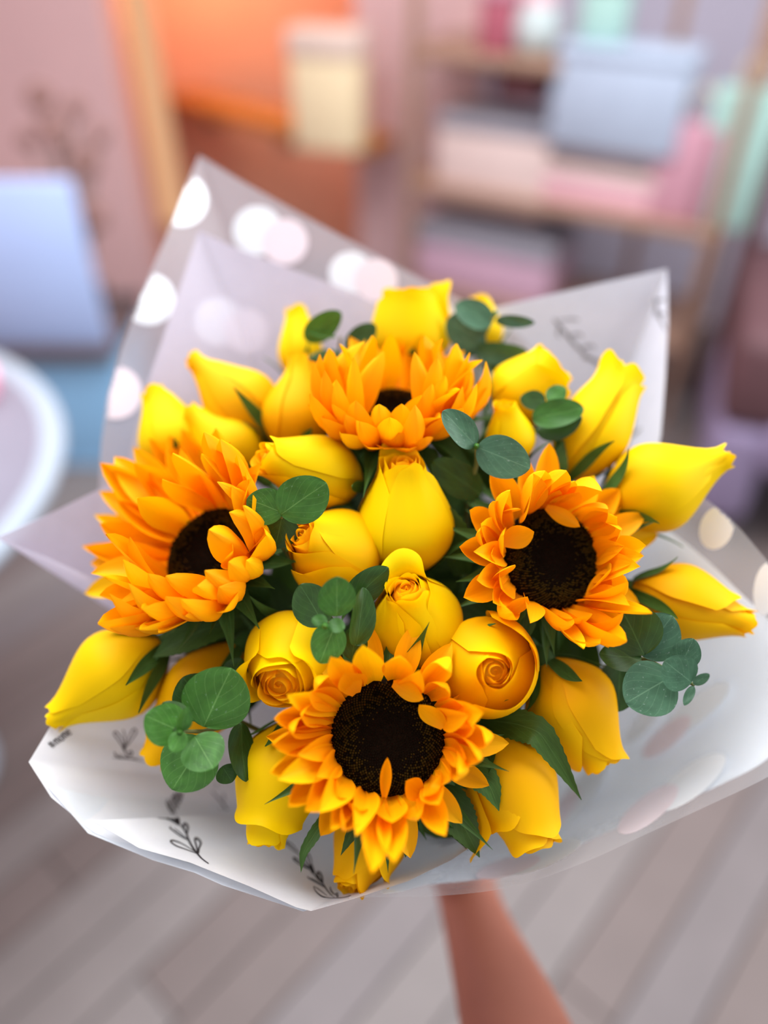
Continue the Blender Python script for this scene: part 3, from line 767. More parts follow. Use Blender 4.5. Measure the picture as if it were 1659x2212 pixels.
RC = [0]
def rose(label, base, tip, wpx, op=.35, lips=(), sep=5, seplen=.5, sepA=.5, outer=3, phase=0., sepals=None, notch=.22, leaves=2, gold=False):
    rm = M['rose_shaded'] if gold else M['rose']  # gold picks the petals with shade tinted into their colour
    RC[0] += 1; sd = RC[0] * 1.37
    b, t = P(*base), P(*tip)
    ax = t - b; L = ax.length
    zc = (base[2] + tip[2]) / 2
    R = wpx / 2 * zc / F
    x, y, z = frame(ax, (CAM - (b + t) / 2).normalized())
    mw = Matrix(((x.x, y.x, z.x, b.x), (x.y, y.y, z.y, b.y), (x.z, y.z, z.z, b.z), (0, 0, 0, 1)))
    e = empty('rose', mat=mw); inv = mw.inverted()
    tag(e, label, 'rose', 'yellow roses in the bouquet')
    # tight heart: rolled centre and inner petals
    turns = 1.7
    def core(u, v):
        a = u * turns * 2 * PI + sd
        r = R * op * (.50 * (1 - u) ** .9 + .03) * (1 + .15 * noise.noise(Vector((u * 6, v, sd)))) * (1.25 - .25 * v)
        zz = L * (.90 + .075 * v - .03 * u * v + .012 * math.sin(a * 2.3) * v)
        return (r * math.cos(a), r * math.sin(a), zz)
    hc = link('heart', lathe('heart', [(R * op * .98, L * .80), (R * op * .84, L * .885), (R * op * .5, L * .90), (R * op * .2, L * .905), (.0002, L * .91)], 20), M['rose_in'], e)
    link('rolled_petal', grid('rolled_petal', core, 56, 5), M['rose_in'], hc)
    for k in range(3):
        link('petal', rose_petal(L, R * .93, op * .66, phase + 2.1 * k + sd, 1.35, .92, .985 - .012 * k, .9, .35, .05, .45, sd + k, 14, 8, .10, .012), M['rose_in'], e)
    for k in range(3):
        link('petal', rose_petal(L, R * .97, op * .86, phase + 2.1 * k + sd + .9, 1.45, .95, 1.0 - .01 * k, .88, .5, .05, .30, sd + k + 5, 16, 10, .14, .014), M['rose_in'] if k == 0 else rm, e)
    for k in range(outer):
        link('petal', rose_petal(L, R, op * 1.02, phase + 2 * PI / outer * k, 1.62, 1.0, .985 - .02 * (k % 2), .88, .55 if k != 1 else .2, .045, 0, sd + k + 9, 18, 14, notch, .02), rm, e)
    for q, lp in enumerate(lips):
        phi, w, rho, h, t0, A = lp[:6]
        link('petal', rose_petal(L, R, op * (lp[6] if len(lp) > 6 else 1.15), math.radians(phi), w, rho, h, t0, A, lp[7] if len(lp) > 7 else .03, 0, sd + q + 20, 20, 18, lp[8] if len(lp) > 8 else .22, .02), rm, e)
    # calyx, sepals, stem
    hip = lathe('calyx', [(.002, -.011), (R * .16 + .001, -.008), (R * .24, -.002), (R * .27, .003), (R * .22, .006)], 12)
    cal = link('calyx', hip, M['sepal'], e)
    if sepals is None:
        sepals = [(phase * 57.3 + 360 / sep * k + rnd.uniform(-14, 14), seplen * rnd.uniform(.8, 1.15), sepA * rnd.uniform(.6, 1.5)) for k in range(sep)]
    for (phi, sl_, A) in sepals:
        link('sepal', sepal_mesh(L, R, op, math.radians(phi), sl_, A), M['sepal'], cal)
    nk = inv @ (NECK + Vector((rnd.uniform(-.012, .012), rnd.uniform(-.012, .012), 0)))
    p0 = Vector((0, 0, -.008)); p1 = Vector((0, 0, -.05))
    tube('stem', bez(p0, p1, nk, 10), .0028, M['stem'], e, 6)
    for k in range(leaves):
        s = rnd.uniform(.22, .45)
        st = mw @ (bez(p0, p1, nk, 20)[int(s * 20)])
        d = Vector((rnd.uniform(-1, 1), rnd.uniform(-1, 1), rnd.uniform(-1, 1)))
        vd = (CAM - st).normalized(); d = (d - vd * d.dot(vd)).normalized()
        place_leaf(e, inv, st, st + d * .045 + vd * .012, .028, vd, rnd.randint(0, 3), 'leaf')
    return e

Y = rose
Y('yellow rose bud standing upright between the upper and lower sunflowers, open spiral top', (878, 1232, .462), (872, 985, .432), 208, .40, lips=[(18, .9, 1.03, 1.0, .86, .5, 1.1, .02, .3), (200, 1.0, 1.05, 1.05, .8, .7, 1.2)], sepals=[(75, .62, .9), (-20, .3, .4), (-95, .5, .6), (160, .5, .6), (240, .5, .6)])
Y('yellow rose lying sideways behind the two eucalyptus leaves near the centre', (775, 1048, .470), (556, 985, .436), 158, .40, lips=[(60, 1.0, 1.06, .96, .85, .5, 1.2)])
Y('plump yellow rose with rolled heart turned to the big shaded sunflower', (778, 1232, .462), (640, 1150, .415), 200, .34, lips=[(70, 1.2, 1.05, .95, .9, .3, 1.05, .06, .25), (-60, 1.0, 1.05, .85, .85, .9, 1.5, .02, .3)], phase=.5, gold=True)
Y('yellow rose in the very centre with one petal folded back over its top', (920, 1395, .455), (872, 1262, .407), 190, .34, lips=[(170, 1.0, 1.1, 1.06, .78, 1.9, 1.3, .02, .2), (-60, 1.1, 1.06, .95, .9, .4, 1.1), (80, 1.1, 1.05, .88, .9, .4, 1.1)], sepals=[(10, .72, .3), (60, .7, .5), (-40, .6, .4), (130, .4, .8), (230, .5, .8)])
Y('yellow rose showing a deep golden spiral beside the lowest sunflower', (648, 1368, .455), (600, 1490, .402), 190, .52, lips=[(110, .9, 1.08, 1.0, .82, 1.5, 1.3), (-50, 1.0, 1.06, 1.0, .84, 1.2, 1.25), (20, .9, 1.05, .93, .9, .5, 1.1)], phase=1.)
Y('round yellow rose facing the lens with one wide cupped outer petal', (1035, 1432, .447), (1072, 1452, .394), 216, .30, lips=[(165, 1.35, 1.06, .95, .92, .1, 2.3, .05, .12), (250, .8, 1.10, .98, .8, .4, 2.5, .03, .3)], phase=.3, sepals=[(30, .25, .6), (110, .25, .6), (-60, .25, .6)], leaves=0, gold=True)
Y('long smooth yellow rose pointing down beside the serrated leaf', (1180, 1432, .452), (1312, 1655, .440), 196, .40, lips=[(75, 1.15, 1.05, .90, .9, .2, 1.5, .05, .3), (-60, 1.1, 1.04, 1.0, .92, .5, 1.2)], phase=.9, gold=True)
Y('orange yellow rose hanging over the dotted film with ruffled open tip', (1068, 1585, .450), (1160, 1840, .424), 190, .52, lips=[(40, 1.0, 1.06, .78, .88, .7, 1.3, .05, .3), (85, .7, 1.15, .95, .7, 1.0, 1.8), (-40, 1.2, 1.05, .92, .9, .4, 1.2)], phase=.4, gold=True)
Y('lemon yellow rose pointing down over the printed front paper', (640, 1560, .445), (568, 1832, .420), 190, .38, lips=[(10, 1.45, 1.06, .86, .88, .9, 1.55, .04, .06)], phase=.2)
Y('narrow yellow rose hanging below the lowest sunflower', (830, 1735, .462), (750, 1928, .428), 150, .40, lips=[(-70, 1.0, 1.12, .8, .8, .9, 1.5), (40, 1.1, 1.05, .95, .9, .5, 1.2)], phase=.7, gold=True)
Y('large closed yellow rose pointing outward below the big shaded sunflower', (352, 1392, .470), (106, 1564, .452), 196, .18, lips=[(70, 1.3, 1.07, .95, .9, .3, 1.5, .05), (15, 1.2, 1.03, .98, .95, .2)], sepals=[(-10, .45, .3), (-35, .5, .3), (60, .4, .5), (180, .4, .4)])
Y('yellow rose half hidden behind the round eucalyptus sprig', (515, 1398, .470), (325, 1645, .455), 172, .35, lips=[(-60, 1.0, 1.05, .9, .9, .4, 1.2)], gold=True)
Y('bright yellow rose pointing outward above the side sunflower', (1310, 1095, .475), (1580, 980, .462), 192, .17, lips=[(80, 1.3, 1.06, .97, .94, .4, 1.3, .05), (-30, 1.2, 1.03, .95, .95, .2, 1.2)], phase=.5)
Y('slim yellow rose stretching over the film edge beside the side sunflower', (1365, 1272, .472), (1632, 1348, .452), 160, .27, lips=[(-70, 1.15, 1.08, .82, .9, .3, 1.6, .04), (85, 1.1, 1.06, .96, .92, .3, 1.3)], phase=.2, gold=True)
Y('tall yellow rose leaning against the white paper corner', (1222, 1030, .485), (1362, 795, .492), 150, .40, lips=[(-50, .9, 1.1, .98, .8, .8, 1.6), (70, 1.0, 1.06, .9, .9, .4, 1.3)], phase=.4)
Y('open yellow rose tucked behind the two shiny eucalyptus leaves', (1080, 900, .505), (1205, 778, .492), 160, .60, lips=[(20, .8, 1.1, .9, .8, 1.0, 1.4)])
Y('little yellow rosebud beside the bluish eucalyptus leaf', (1108, 1000, .478), (1092, 868, .458), 108, .42)
Y('yellow rose at the very top above the upright sunflower', (885, 800, .535), (885, 620, .52), 170, .62, lips=[(120, .8, 1.1, 1.08, .8, .6, 1.4), (-20, 1.1, 1.05, .95, .9, .4, 1.2)])
Y('egg shaped yellow rose nestled beside the upright sunflower', (640, 985, .505), (648, 762, .498), 156, .22, gold=True)
Y('yellow rose leaning out to a point in front of the pink tissue', (598, 950, .515), (408, 768, .515), 158, .16, lips=[(80, 1.0, 1.06, 1.0, .92, .6, 1.1)], gold=True)
Y('pale yellow rose petal tip rising behind the egg shaped rose', (655, 830, .545), (640, 662, .545), 96, .45)
Y('blurred yellow rose behind the upper rim of the big shaded sunflower', (405, 1030, .515), (328, 835, .515), 150, .30)
Y('yellow rose between the big shaded sunflower and the pointed rose', (560, 1025, .505), (405, 885, .505), 140, .30)
Y('tiny yellow rose tip peeping over the top eucalyptus sprig', (1048, 770, .55), (1038, 636, .545), 84, .40)

# ------------------------------------------------------------------ sunflowers
def sunpetal(bow, cup, twist, tipc):
    def fn(u, v):
        s = u * 2 - 1
        if v < .5: w = .38 + .62 * math.sin(v / .5 * PI / 2)
        else: w = max(.02, math.cos((v - .5) / .5 * PI / 2) ** .72)
        y = s * w * .5
        z = -bow * 4 * v * (1 - v) + tipc * max(0, v - .6) ** 2 * 3
        a = twist * v
        zc = cup * (s * s) * w * .5 - cup * .15 - .03 * math.exp(-(s * 6) ** 2)
        return (v, y * math.cos(a) - zc * .3 * math.sin(a), z + y * math.sin(a) * .3 + zc * .32)
    return grid('petal', fn, 6, 10)
SPV = []
for a_ in ((.10, .7, 0, 0), (.16, .9, .25, .1), (.05, .5, -.25, .0), (.22, 1.2, 0, .25), (-.08, .6, .1, .0), (.12, 1.6, -.1, .15)):
    row = []
    for mk in ('sun', 'sun_y'):
        me = sunpetal(*a_); me.materials.append(M[mk]); me.polygons.foreach_set('use_smooth', [True] * len(me.polygons)); row.append(me)
    SPV.append(row)
bract_me = []
def bract(bend, cup):
    def fn(u, v):
        s = u * 2 - 1
        w = (math.sin(min(1, v * 1.9 + .32) * PI / 2) if v < .36 else (1 - (v - .36) / .64) ** 1.35) + .012
        return (v, s * w * .5, -bend * v * v + cup * s * s * w * .4 + .02 * math.sin(v * 8))
    me = grid('bract', fn, 4, 12); me.materials.append(M['sepal']); me.polygons.foreach_set('use_smooth', [True] * len(me.polygons)); return me
for a_ in ((.15, .3), (.5, .4), (-.25, .3), (.9, .5)): bract_me.append(bract(*a_))

def sunflower(label, c, tilt, dirang, rdisc, tips, Lt, h0, extra=16, ex_el=(25, 45), ex_len=(.032, .042), width=.0125, bracts=22, brlen=.038, yellow=.3, seed=1, leaves=2, cross=(), avoid=()):
    rn = random.Random(seed)
    cw = P(*c)
    vd = (CAM - cw).normalized()
    vx = (RT - vd * RT.dot(vd)).normalized(); vy = vd.cross(vx)
    ta, da = math.radians(tilt), math.radians(dirang)
    n = (vd * math.cos(ta) + (vx * math.cos(da) + vy * math.sin(da)) * math.sin(ta)).normalized()
    x, y, z = frame(n, RT)
    mw = Matrix(((x.x, y.x, z.x, cw.x), (x.y, y.y, z.y, cw.y), (x.z, y.z, z.z, cw.z), (0, 0, 0, 1)))
    e = empty('sunflower', mat=mw); inv = mw.inverted()
    tag(e, label, 'sunflower', 'sunflowers in the bouquet')
    R = rdisc
    dsc = link('disc', lathe('disc', [(R * 1.04, -.006), (R * 1.06, -.001), (R, .0025), (R * .8, .0045), (R * .55, .0042), (R * .3, .0025), (.0001, .0012)], 48), M['disc'], e)
    def dz(r):
        q = r / R
        return .0015 + .0030 * math.sin(min(1, q * 1.25) * PI / 2) ** 2 - (.003 * max(0, q - .8) / .2)
    N = 1500
    olive = [rn.random() < .75 * max(0, min(1, (math.sqrt(k / N) - .42) / .35)) for k in range(N)]
    for nm, mk, want in (('florets_inner', 'floret_in', False), ('florets_outer', 'floret_out', True)):
        vs, fs = [], []
        for k in range(1, N):
            q = math.sqrt(k / N)
            if olive[k] != want: continue
            a = k * 2.399963; r = q * R
            px, py, pz = r * math.cos(a), r * math.sin(a), dz(r) - .0004
            s = R * .030 * (.7 + .5 * q); hgt = .0024 * (.4 + q) * rn.uniform(.7, 1.3)
            i = len(vs)
            for m in range(4):
                an = a + m * PI / 2
                vs.append((px + s * math.cos(an), py + s * math.sin(an), pz))
            vs.append((px, py, pz + hgt))
            for m in range(4): fs.append((i + m, i + (m + 1) % 4, i + 4))
        tag(link(nm, mesh(nm, vs, fs), M[mk], dsc, smooth=False), kind='stuff')
    def put(b, t, wd, var, yel):
        xx = (t - b); ln = xx.length; xx.normalize()
        rad = Vector((b.x, b.y, 0)).normalized()
        upv = Vector((0, 0, 1)) * .8 - rad * .6
        zz = (upv - xx * upv.dot(xx))
        if zz.length < .05: zz = -rad - xx * (-rad).dot(xx)
        zz.normalize(); yy = zz.cross(xx)
        m = Matrix(((xx.x, yy.x, zz.x, b.x), (xx.y, yy.y, zz.y, b.y), (xx.z, yy.z, zz.z, b.z), (0, 0, 0, 1))) @ Matrix.Diagonal((ln, wd, ln, 1))
        o = bpy.data.objects.new('petal', SPV[var][1 if yel else 0]); COL.objects.link(o); o.parent = e; o.matrix_local = m
    for tp in tips:
        px, py = tp[0], tp[1]; Lw = tp[2] if len(tp) > 2 else Lt
        d = inv.to_3x3() @ ray(px, py); o_ = inv @ CAM
        best = None
        for k in range(-10, 61):
            h = k * .001
            tt = (h - o_.z) / d.z; X = o_ + d * tt
            rad = Vector((X.x, X.y, 0))
            if rad.length < 1e-5: continue
            bb = rad.normalized() * R * 1.0
            cost = abs((X - bb).length - Lw) + .22 * abs(h - h0)
            if best is None or cost < best[0]: best = (cost, X, bb)
        _, X, bb = best
        put(bb + Vector((0, 0, -.001)), X, width * rn.uniform(.9, 1.25), rn.randint(0, 5), rn.random() < yellow)
    for (bx, by, tx, ty, hb, ht, wm) in cross:
        q = []
        for (qx, qy, hh) in ((bx, by, hb), (tx, ty, ht)):
            d = inv.to_3x3() @ ray(qx, qy); o_ = inv @ CAM
            q.append(o_ + d * ((hh - o_.z) / d.z))
        put(q[0], q[1], width * wm, rn.choice((0, 2)), rn.random() < yellow)
    for k in range(extra):
        a = 2 * PI * (k + rn.uniform(-.25, .25)) / extra
        el = math.radians(rn.uniform(*ex_el)); ln = rn.uniform(*ex_len)
        b = Vector((math.cos(a), math.sin(a), 0)) * R * 1.02 + Vector((0, 0, -.003))
        t = b + Vector((math.cos(a) * math.cos(el), math.sin(a) * math.cos(el), math.sin(el))) * ln
        tw = mw @ t - CAM
        if any(math.hypot(W / 2 + tw.dot(RT) / tw.dot(FW) * F - q[0], H / 2 - tw.dot(UP) / tw.dot(FW) * F - q[1]) < q[2] for q in avoid): continue
        put(b, t, width * rn.uniform(.95, 1.2), rn.randint(0, 5), rn.random() < yellow)
    rcp = link('receptacle', lathe('receptacle', [(R * 1.04, -.004), (R * 1.0, -.010), (R * .7, -.016), (R * .25, -.022), (.004, -.030)], 24), M['sepal'], e)
    for k in range(bracts):
        a = 2 * PI * (k + rn.uniform(-.3, .3)) / bracts
        el = math.radians(rn.uniform(-38, 22)); ln = brlen * rn.uniform(.8, 1.3)
        b = Vector((math.cos(a), math.sin(a), 0)) * R * .85 + Vector((0, 0, -.010))
        t = b + Vector((math.cos(a + rn.uniform(-.3, .3)) * math.cos(el), math.sin(a) * math.cos(el), math.sin(el))) * ln
        xx = (t - b).normalized(); zz = (Vector((0, 0, 1)) - xx * xx.z).normalized(); yy = zz.cross(xx)
        m = Matrix(((xx.x, yy.x, zz.x, b.x), (xx.y, yy.y, zz.y, b.y), (xx.z, yy.z, zz.z, b.z), (0, 0, 0, 1))) @ Matrix.Diagonal((ln, .0112, ln * .7, 1))
        o = bpy.data.objects.new('bract', rn.choice(bract_me)); COL.objects.link(o); o.parent = rcp; o.matrix_local = m
    p0 = Vector((0, 0, -.026)); nk = inv @ (NECK + Vector((rn.uniform(-.01, .01), rn.uniform(-.01, .01), 0)))
    sp = bez(p0, Vector((0, 0, -.09)), nk, 12)
    tube('stem', sp, .0045, M['stem'], e, 8)
    for k in range(leaves):
        st = mw @ sp[3 + k]
        v2 = (CAM - st).normalized(); d = Vector((rn.uniform(-1, 1), rn.uniform(-1, 1), rn.uniform(-1, 1))); d = (d - v2 * d.dot(v2)).normalized()
        place_leaf(e, inv, st, st + d * .07, .045, v2, rn.randint(0, 3), 'leaf')
    return e, mw, inv

front_tips = [(592, 1552), (589, 1609), (584, 1670), (604, 1683), (623, 1742), (663, 1750), (693, 1752), (718, 1790), (748, 1792), (771, 1801), (805, 1879, .065), (851, 1854, .06),
    (847, 1771, .034), (897, 1765, .034), (959, 1801), (946, 1735, .034), (967, 1685, .03), (990, 1672), (1035, 1643), (1060, 1603), (1009, 1546, .034), (1040, 1541), (1001, 1529, .032), (964, 1487, .03), (971, 1436),
    (906, 1451, .03), (864, 1423, .036), (784, 1398), (746, 1457, .03), (716, 1423), (682, 1474, .036), (672, 1499, .036), (623, 1503), (651, 1546, .036), (625, 1579, .04), (646, 1630, .034), (687, 1676, .03),
    (1000, 1640, .034), (1020, 1575, .036), (930, 1700, .03), (775, 1745, .032), (735, 1722, .03)]
sunflower('lowest sunflower facing the lens with a full dark round disc', (838, 1594, .408), 10, -85, .0282, front_tips, .044, .008, extra=14, ex_el=(-4, 12), ex_len=(.026, .036), width=.0132, yellow=.25, seed=3, brlen=.042,
    cross=[(848, 1476, 914, 1512, .009, .014, .95), (960, 1572, 905, 1524, .009, .014, .95), (830, 1724, 837, 1638, .008, .016, .45), (912, 1720, 878, 1688, .004, .016, .9), (770, 1500, 748, 1458, .004, .014, .9)])
right_tips = [(1157, 1027), (1178, 1018), (1224, 1018), (1243, 1044, .036), (1300, 1050), (1337, 1055), (1393, 1055, .056), (1386, 1096, .05), (1425, 1152, .055), (1386, 1200), (1391, 1178), (1378, 1222), (1356, 1256), (1317, 1226, .034), (1358, 1304), (1406, 1319, .056),
    (1350, 1334), (1354, 1384, .052), (1295, 1391), (1263, 1397), (1235, 1352, .034), (1148, 1343, .032), (1100, 1330, .036), (1070, 1300, .034), (1033, 1252, .036), (1027, 1191, .036), (1035, 1148, .036), (1044, 1131, .034), (1066, 1083, .034),
    (1209, 1061, .028), (1252, 1066, .03), (1313, 1100, .036), (1092, 1157, .028), (1066, 1196, .028), (1276, 1330, .03), (1340, 1145, .036), (1345, 1180, .034), (1330, 1120, .034), (1100, 1060), (1090, 1270, .028)]
sunflower('sunflower with curled inner petals beside the outermost roses and deep brown disc', (1192, 1206, .440), 30, 18, .0275, right_tips, .043, .016, extra=16, ex_el=(12, 30), ex_len=(.028, .040), width=.0142, yellow=.12, seed=5, avoid=[(1110, 1400, 90), (1180, 1410, 60)],
    cross=[(1085, 1172, 1154, 1150, .008, .018, 1.1), (1180, 1095, 1253, 1138, .009, .016, .6), (1065, 1255, 1114, 1222, .008, .02, 1.), (1095, 1330, 1140, 1290, .006, .018, .9), (1085, 1110, 1122, 1100, .01, .02, 1.), (1270, 1325, 1318, 1226, .004, .02, .9)])
left_tips = [(451, 1144, .045), (506, 1107, .04), (547, 1122, .036), (576, 1148, .034), (588, 1170, .03), (499, 1188, .04), (450, 1240, .04), (426, 1265, .042), (359, 1243, .042), (319, 1240, .045), (275, 1273, .05), (179, 1280, .066), (234, 1298, .056), (212, 1346, .06), (306, 1313, .05), (238, 1357, .055), (361, 1300, .044), (480, 1275, .036), (400, 1330, .04), (300, 1352, .05), (540, 1215, .034), (560, 1190, .03),
    (178, 1180, .066), (192, 1215, .064), (205, 1112, .066), (212, 1060, .066), (216, 1000, .066), (245, 985, .066), (285, 965, .064), (330, 950, .062), (365, 940, .06), (400, 930, .06), (440, 935, .058), (475, 950, .056), (505, 985, .052), (525, 1020, .05), (470, 1041, .046), (500, 1050, .044), (540, 1070, .044), (260, 1040, .058), (250, 1100, .058), (235, 1150, .06), (310, 1000, .055), (370, 985, .052), (430, 985, .05), (280, 1160, .05), (300, 1080, .05), (230, 1240, .06), (350, 1040, .045), (265, 1210, .055)]
sunflower('big shaded sunflower turned away on the outer side with tall cupped petals', (452, 1196, .452), 46, 146, .0275, left_tips, .055, .032, extra=20, ex_el=(40, 62), ex_len=(.040, .052), width=.0162, yellow=.2, seed=8)
top_tips = [(676, 782), (668, 851), (694, 902, .04), (723, 869, .04), (768, 866, .036), (737, 936, .036), (795, 963, .036), (820, 873, .034), (867, 869, .034), (835, 902, .03), (907, 851, .036), (929, 826, .04), (958, 808, .044), (990, 837, .044), (950, 898, .036), (829, 965, .03), (885, 965, .03), (1059, 788), (1037, 775), (1010, 760), (985, 742), (950, 732), (915, 726), (880, 722), (845, 724), (810, 728), (775, 735), (740, 742), (712, 752), (690, 765), (700, 800), (1030, 830, .048), (1000, 880, .04), (725, 820, .044), (770, 770), (830, 760), (890, 760), (940, 770), (920, 945, .03), (860, 935, .028)]
sunflower('upright sunflower seen from its side below the topmost rose', (850, 900, .480), 58, 90, .0270, top_tips, .050, .034, extra=20, ex_el=(45, 65), ex_len=(.036, .046), width=.0152, yellow=.35, seed=11)

# ------------------------------------------------------------------ eucalyptus
def eucalyptus(label, stem, leaves, group='eucalyptus sprigs in the bouquet', matdef='euc', bud=None, thick=.0013):
    """stem: points (px, py, z) from low to top; leaves: (base, tip, width px, roll degrees, variant, material)"""
    sp = [P(*s) for s in stem]
    base = sp[0]
    e = empty('eucalyptus_sprig', base); tag(e, label, 'eucalyptus', group)
    inv = Matrix.Translation(-base)
    pts = [p - base for p in sp]
    full = [NECK - base, (NECK - base) * .4 + Vector((0, 0, .01))] + pts
    cur = []
    for i in range(len(full) - 1):
        for k in range(4): cur.append(full[i].lerp(full[i + 1], k / 4))
    cur.append(full[-1])
    tube('stem', cur, [thick * (1.5 - .8 * i / len(cur)) for i in range(len(cur))], M['stem_brown'], e, 6)
    for lf in leaves:
        b, t, w, roll, var = lf[:5]; mk = lf[5] if len(lf) > 5 else matdef
        a_, b_ = P(*b), P(*t)
        wid = w * (b[2] + t[2]) / 2 / F
        x = (b_ - a_).normalized(); vd = (CAM - a_).normalized()
        z = (vd - x * vd.dot(x)).normalized(); z = Matrix.Rotation(math.radians(roll), 3, x) @ z
        place_leaf(e, inv, a_, b_, wid, z, var, mk)
    if bud:
        p = P(*bud) - base
        vs, fs = tube_data([p + Vector((0, 0, -.002)), p, p + (CAM - P(*bud)).normalized() * .004, p + (CAM - P(*bud)).normalized() * .007], [.0008, .0018, .0013, .0002], 6)
        link('bud', mesh('bud', vs, fs), M['euc'], e)
    return e
eucalyptus('pair of round green eucalyptus leaves over the sideways rose', [(610, 1180, .44), (609, 1105, .415)],
    [((606, 1112, .414), (706, 1040, .408), 108, 10, 1), ((612, 1108, .415), (534, 1076, .412), 84, -15, 1), ((610, 1112, .418), (596, 1182, .425), 88, 10, 3, 'euc_dark')])
eucalyptus('eucalyptus sprig with a tiny bud cluster in the middle of the bouquet', [(740, 1420, .43), (722, 1380, .405), (712, 1345, .39)],
    [((728, 1332, .392), (727, 1243, .386), 84, 5, 1), ((700, 1350, .402), (650, 1262, .405), 92, -15, 1, 'euc_dark'), ((752, 1310, .410), (835, 1222, .412), 72, 20, 3, 'euc_dark'), ((725, 1348, .396), (690, 1432, .394), 78, -10, 1), ((768, 1395, .405), (795, 1275, .402), 62, 30, 2, 'euc_dark'),
     ((708, 1343, .389), (672, 1340, .386), 30, 10, 1), ((710, 1345, .388), (746, 1358, .384), 34, -10, 1), ((760, 1425, .41), (770, 1350, .408), 60, 0, 3, 'euc_dark')], bud=(702, 1352, .386))
eucalyptus('big round leaved eucalyptus sprig over the printed paper flap', [(520, 1560, .44), (440, 1580, .41), (388, 1580, .395)],
    [((440, 1570, .404), (500, 1440, .404), 148, 5, 1), ((396, 1582, .393), (312, 1545, .386), 92, 0, 1), ((420, 1590, .398), (462, 1662, .390), 98, 0, 1), ((402, 1570, .392), (352, 1520, .396), 60, 10, 3, 'euc_dark'), ((440, 1595, .406), (375, 1705, .402), 130, 10, 1), ((520, 1560, .425), (525, 1690, .415), 62, -25, 3, 'euc_dark'), ((452, 1545, .425), (395, 1462, .425), 110, 0, 1, 'euc_dark'), ((500, 1470, .43), (520, 1422, .435), 55, 0, 3, 'euc_dark'),
     ((395, 1580, .388), (372, 1625, .384), 42, 0, 3), ((392, 1578, .386), (405, 1535, .381), 34, 20, 2), ((480, 1655, .42), (502, 1690, .418), 50, 0, 3, 'euc_dark')], bud=(388, 1582, .385))
eucalyptus('bluish eucalyptus sprig hanging over the white lining beside the slim rose', [(1330, 1420, .45), (1400, 1425, .425), (1500, 1480, .405)],
    [((1388, 1418, .422), (1450, 1330, .424), 105, 10, 1), ((1392, 1415, .42), (1340, 1305, .428), 130, -15, 1, 'euc_dark'), ((1386, 1422, .422), (1295, 1415, .428), 72, 25, 1, 'euc_dark'), ((1452, 1460, .413), (1350, 1520, .410), 122, 0, 1), ((1494, 1474, .404), (1438, 1430, .402), 84, 0, 0), ((1470, 1445, .412), (1495, 1378, .412), 66, 20, 3), ((1498, 1478, .403), (1533, 1455, .398), 22, 10, 1), ((1498, 1482, .403), (1478, 1524, .402), 20, 0, 1), ((1340, 1430, .44), (1335, 1535, .44), 90, 0, 3, 'euc_dark')], matdef='euc_blue')
eucalyptus('bluish eucalyptus pair in front of the little rosebud', [(1010, 1080, .47), (1030, 1000, .45), (1029, 965, .432)],
    [((1026, 962, .429), (962, 888, .418), 66, 25, 0), ((1031, 966, .431), (1145, 1012, .426), 92, 0, 1), ((1040, 1068, .458), (932, 995, .452), 76, 0, 1, 'euc_dark')], matdef='euc_blue', bud=(1029, 963, .429))
eucalyptus('shiny eucalyptus pair between the open rose and the tall rose', [(1150, 940, .49), (1185, 880, .465)],
    [((1178, 868, .463), (1124, 862, .468), 44, 15, 1, 'euc_dark'), ((1182, 866, .462), (1220, 840, .468), 42, 0, 1), ((1150, 905, .462), (1262, 880, .458), 62, -10, 0), ((1160, 935, .47), (1258, 905, .465), 62, -20, 3, 'euc_dark')])
eucalyptus('tall bluish eucalyptus sprig at the top next to the white paper corner', [(1030, 790, .53), (1038, 740, .515), (1070, 678, .50)],
    [((1062, 700, .503), (985, 655, .503), 62, 15, 0), ((1045, 735, .51), (966, 690, .514), 86, -10, 1), ((1070, 692, .501), (1156, 696, .495), 28, 10, 1), ((1030, 755, .512), (1138, 770, .505), 52, 20, 2, 'euc_blue'), ((1035, 765, .515), (990, 700, .52), 70, 0, 3), ((1060, 800, .515), (1130, 775, .512), 60, 0, 3, 'euc_dark')], matdef='euc_blue', bud=(1070, 676, .498))
eucalyptus('eucalyptus sprig with separate dark leaves against the pink tissue', [(735, 800, .52), (733, 745, .505), (736, 728, .50)],
    [((726, 728, .50), (662, 718, .50), 10, 0, 1, 'euc'), ((660, 735, .502), (735, 672, .498), 60, 20, 1, 'euc'), ((748, 758, .503), (812, 702, .500), 52, -10, 1, 'euc_dark'), ((735, 765, .505), (668, 778, .508), 34, 20, 3, 'euc_dark')], thick=.001)
eucalyptus('dark eucalyptus leaf wedged between the plump rose and the upright rosebud', [(760, 1180, .47), (755, 1130, .455)],
    [((775, 1120, .452), (705, 1105, .45), 42, 0, 1, 'euc_dark'), ((800, 1140, .458), (770, 1010, .465), 60, 0, 3, 'euc_dark'), ((760, 1180, .46), (810, 1225, .455), 50, 0, 3, 'euc_dark')])

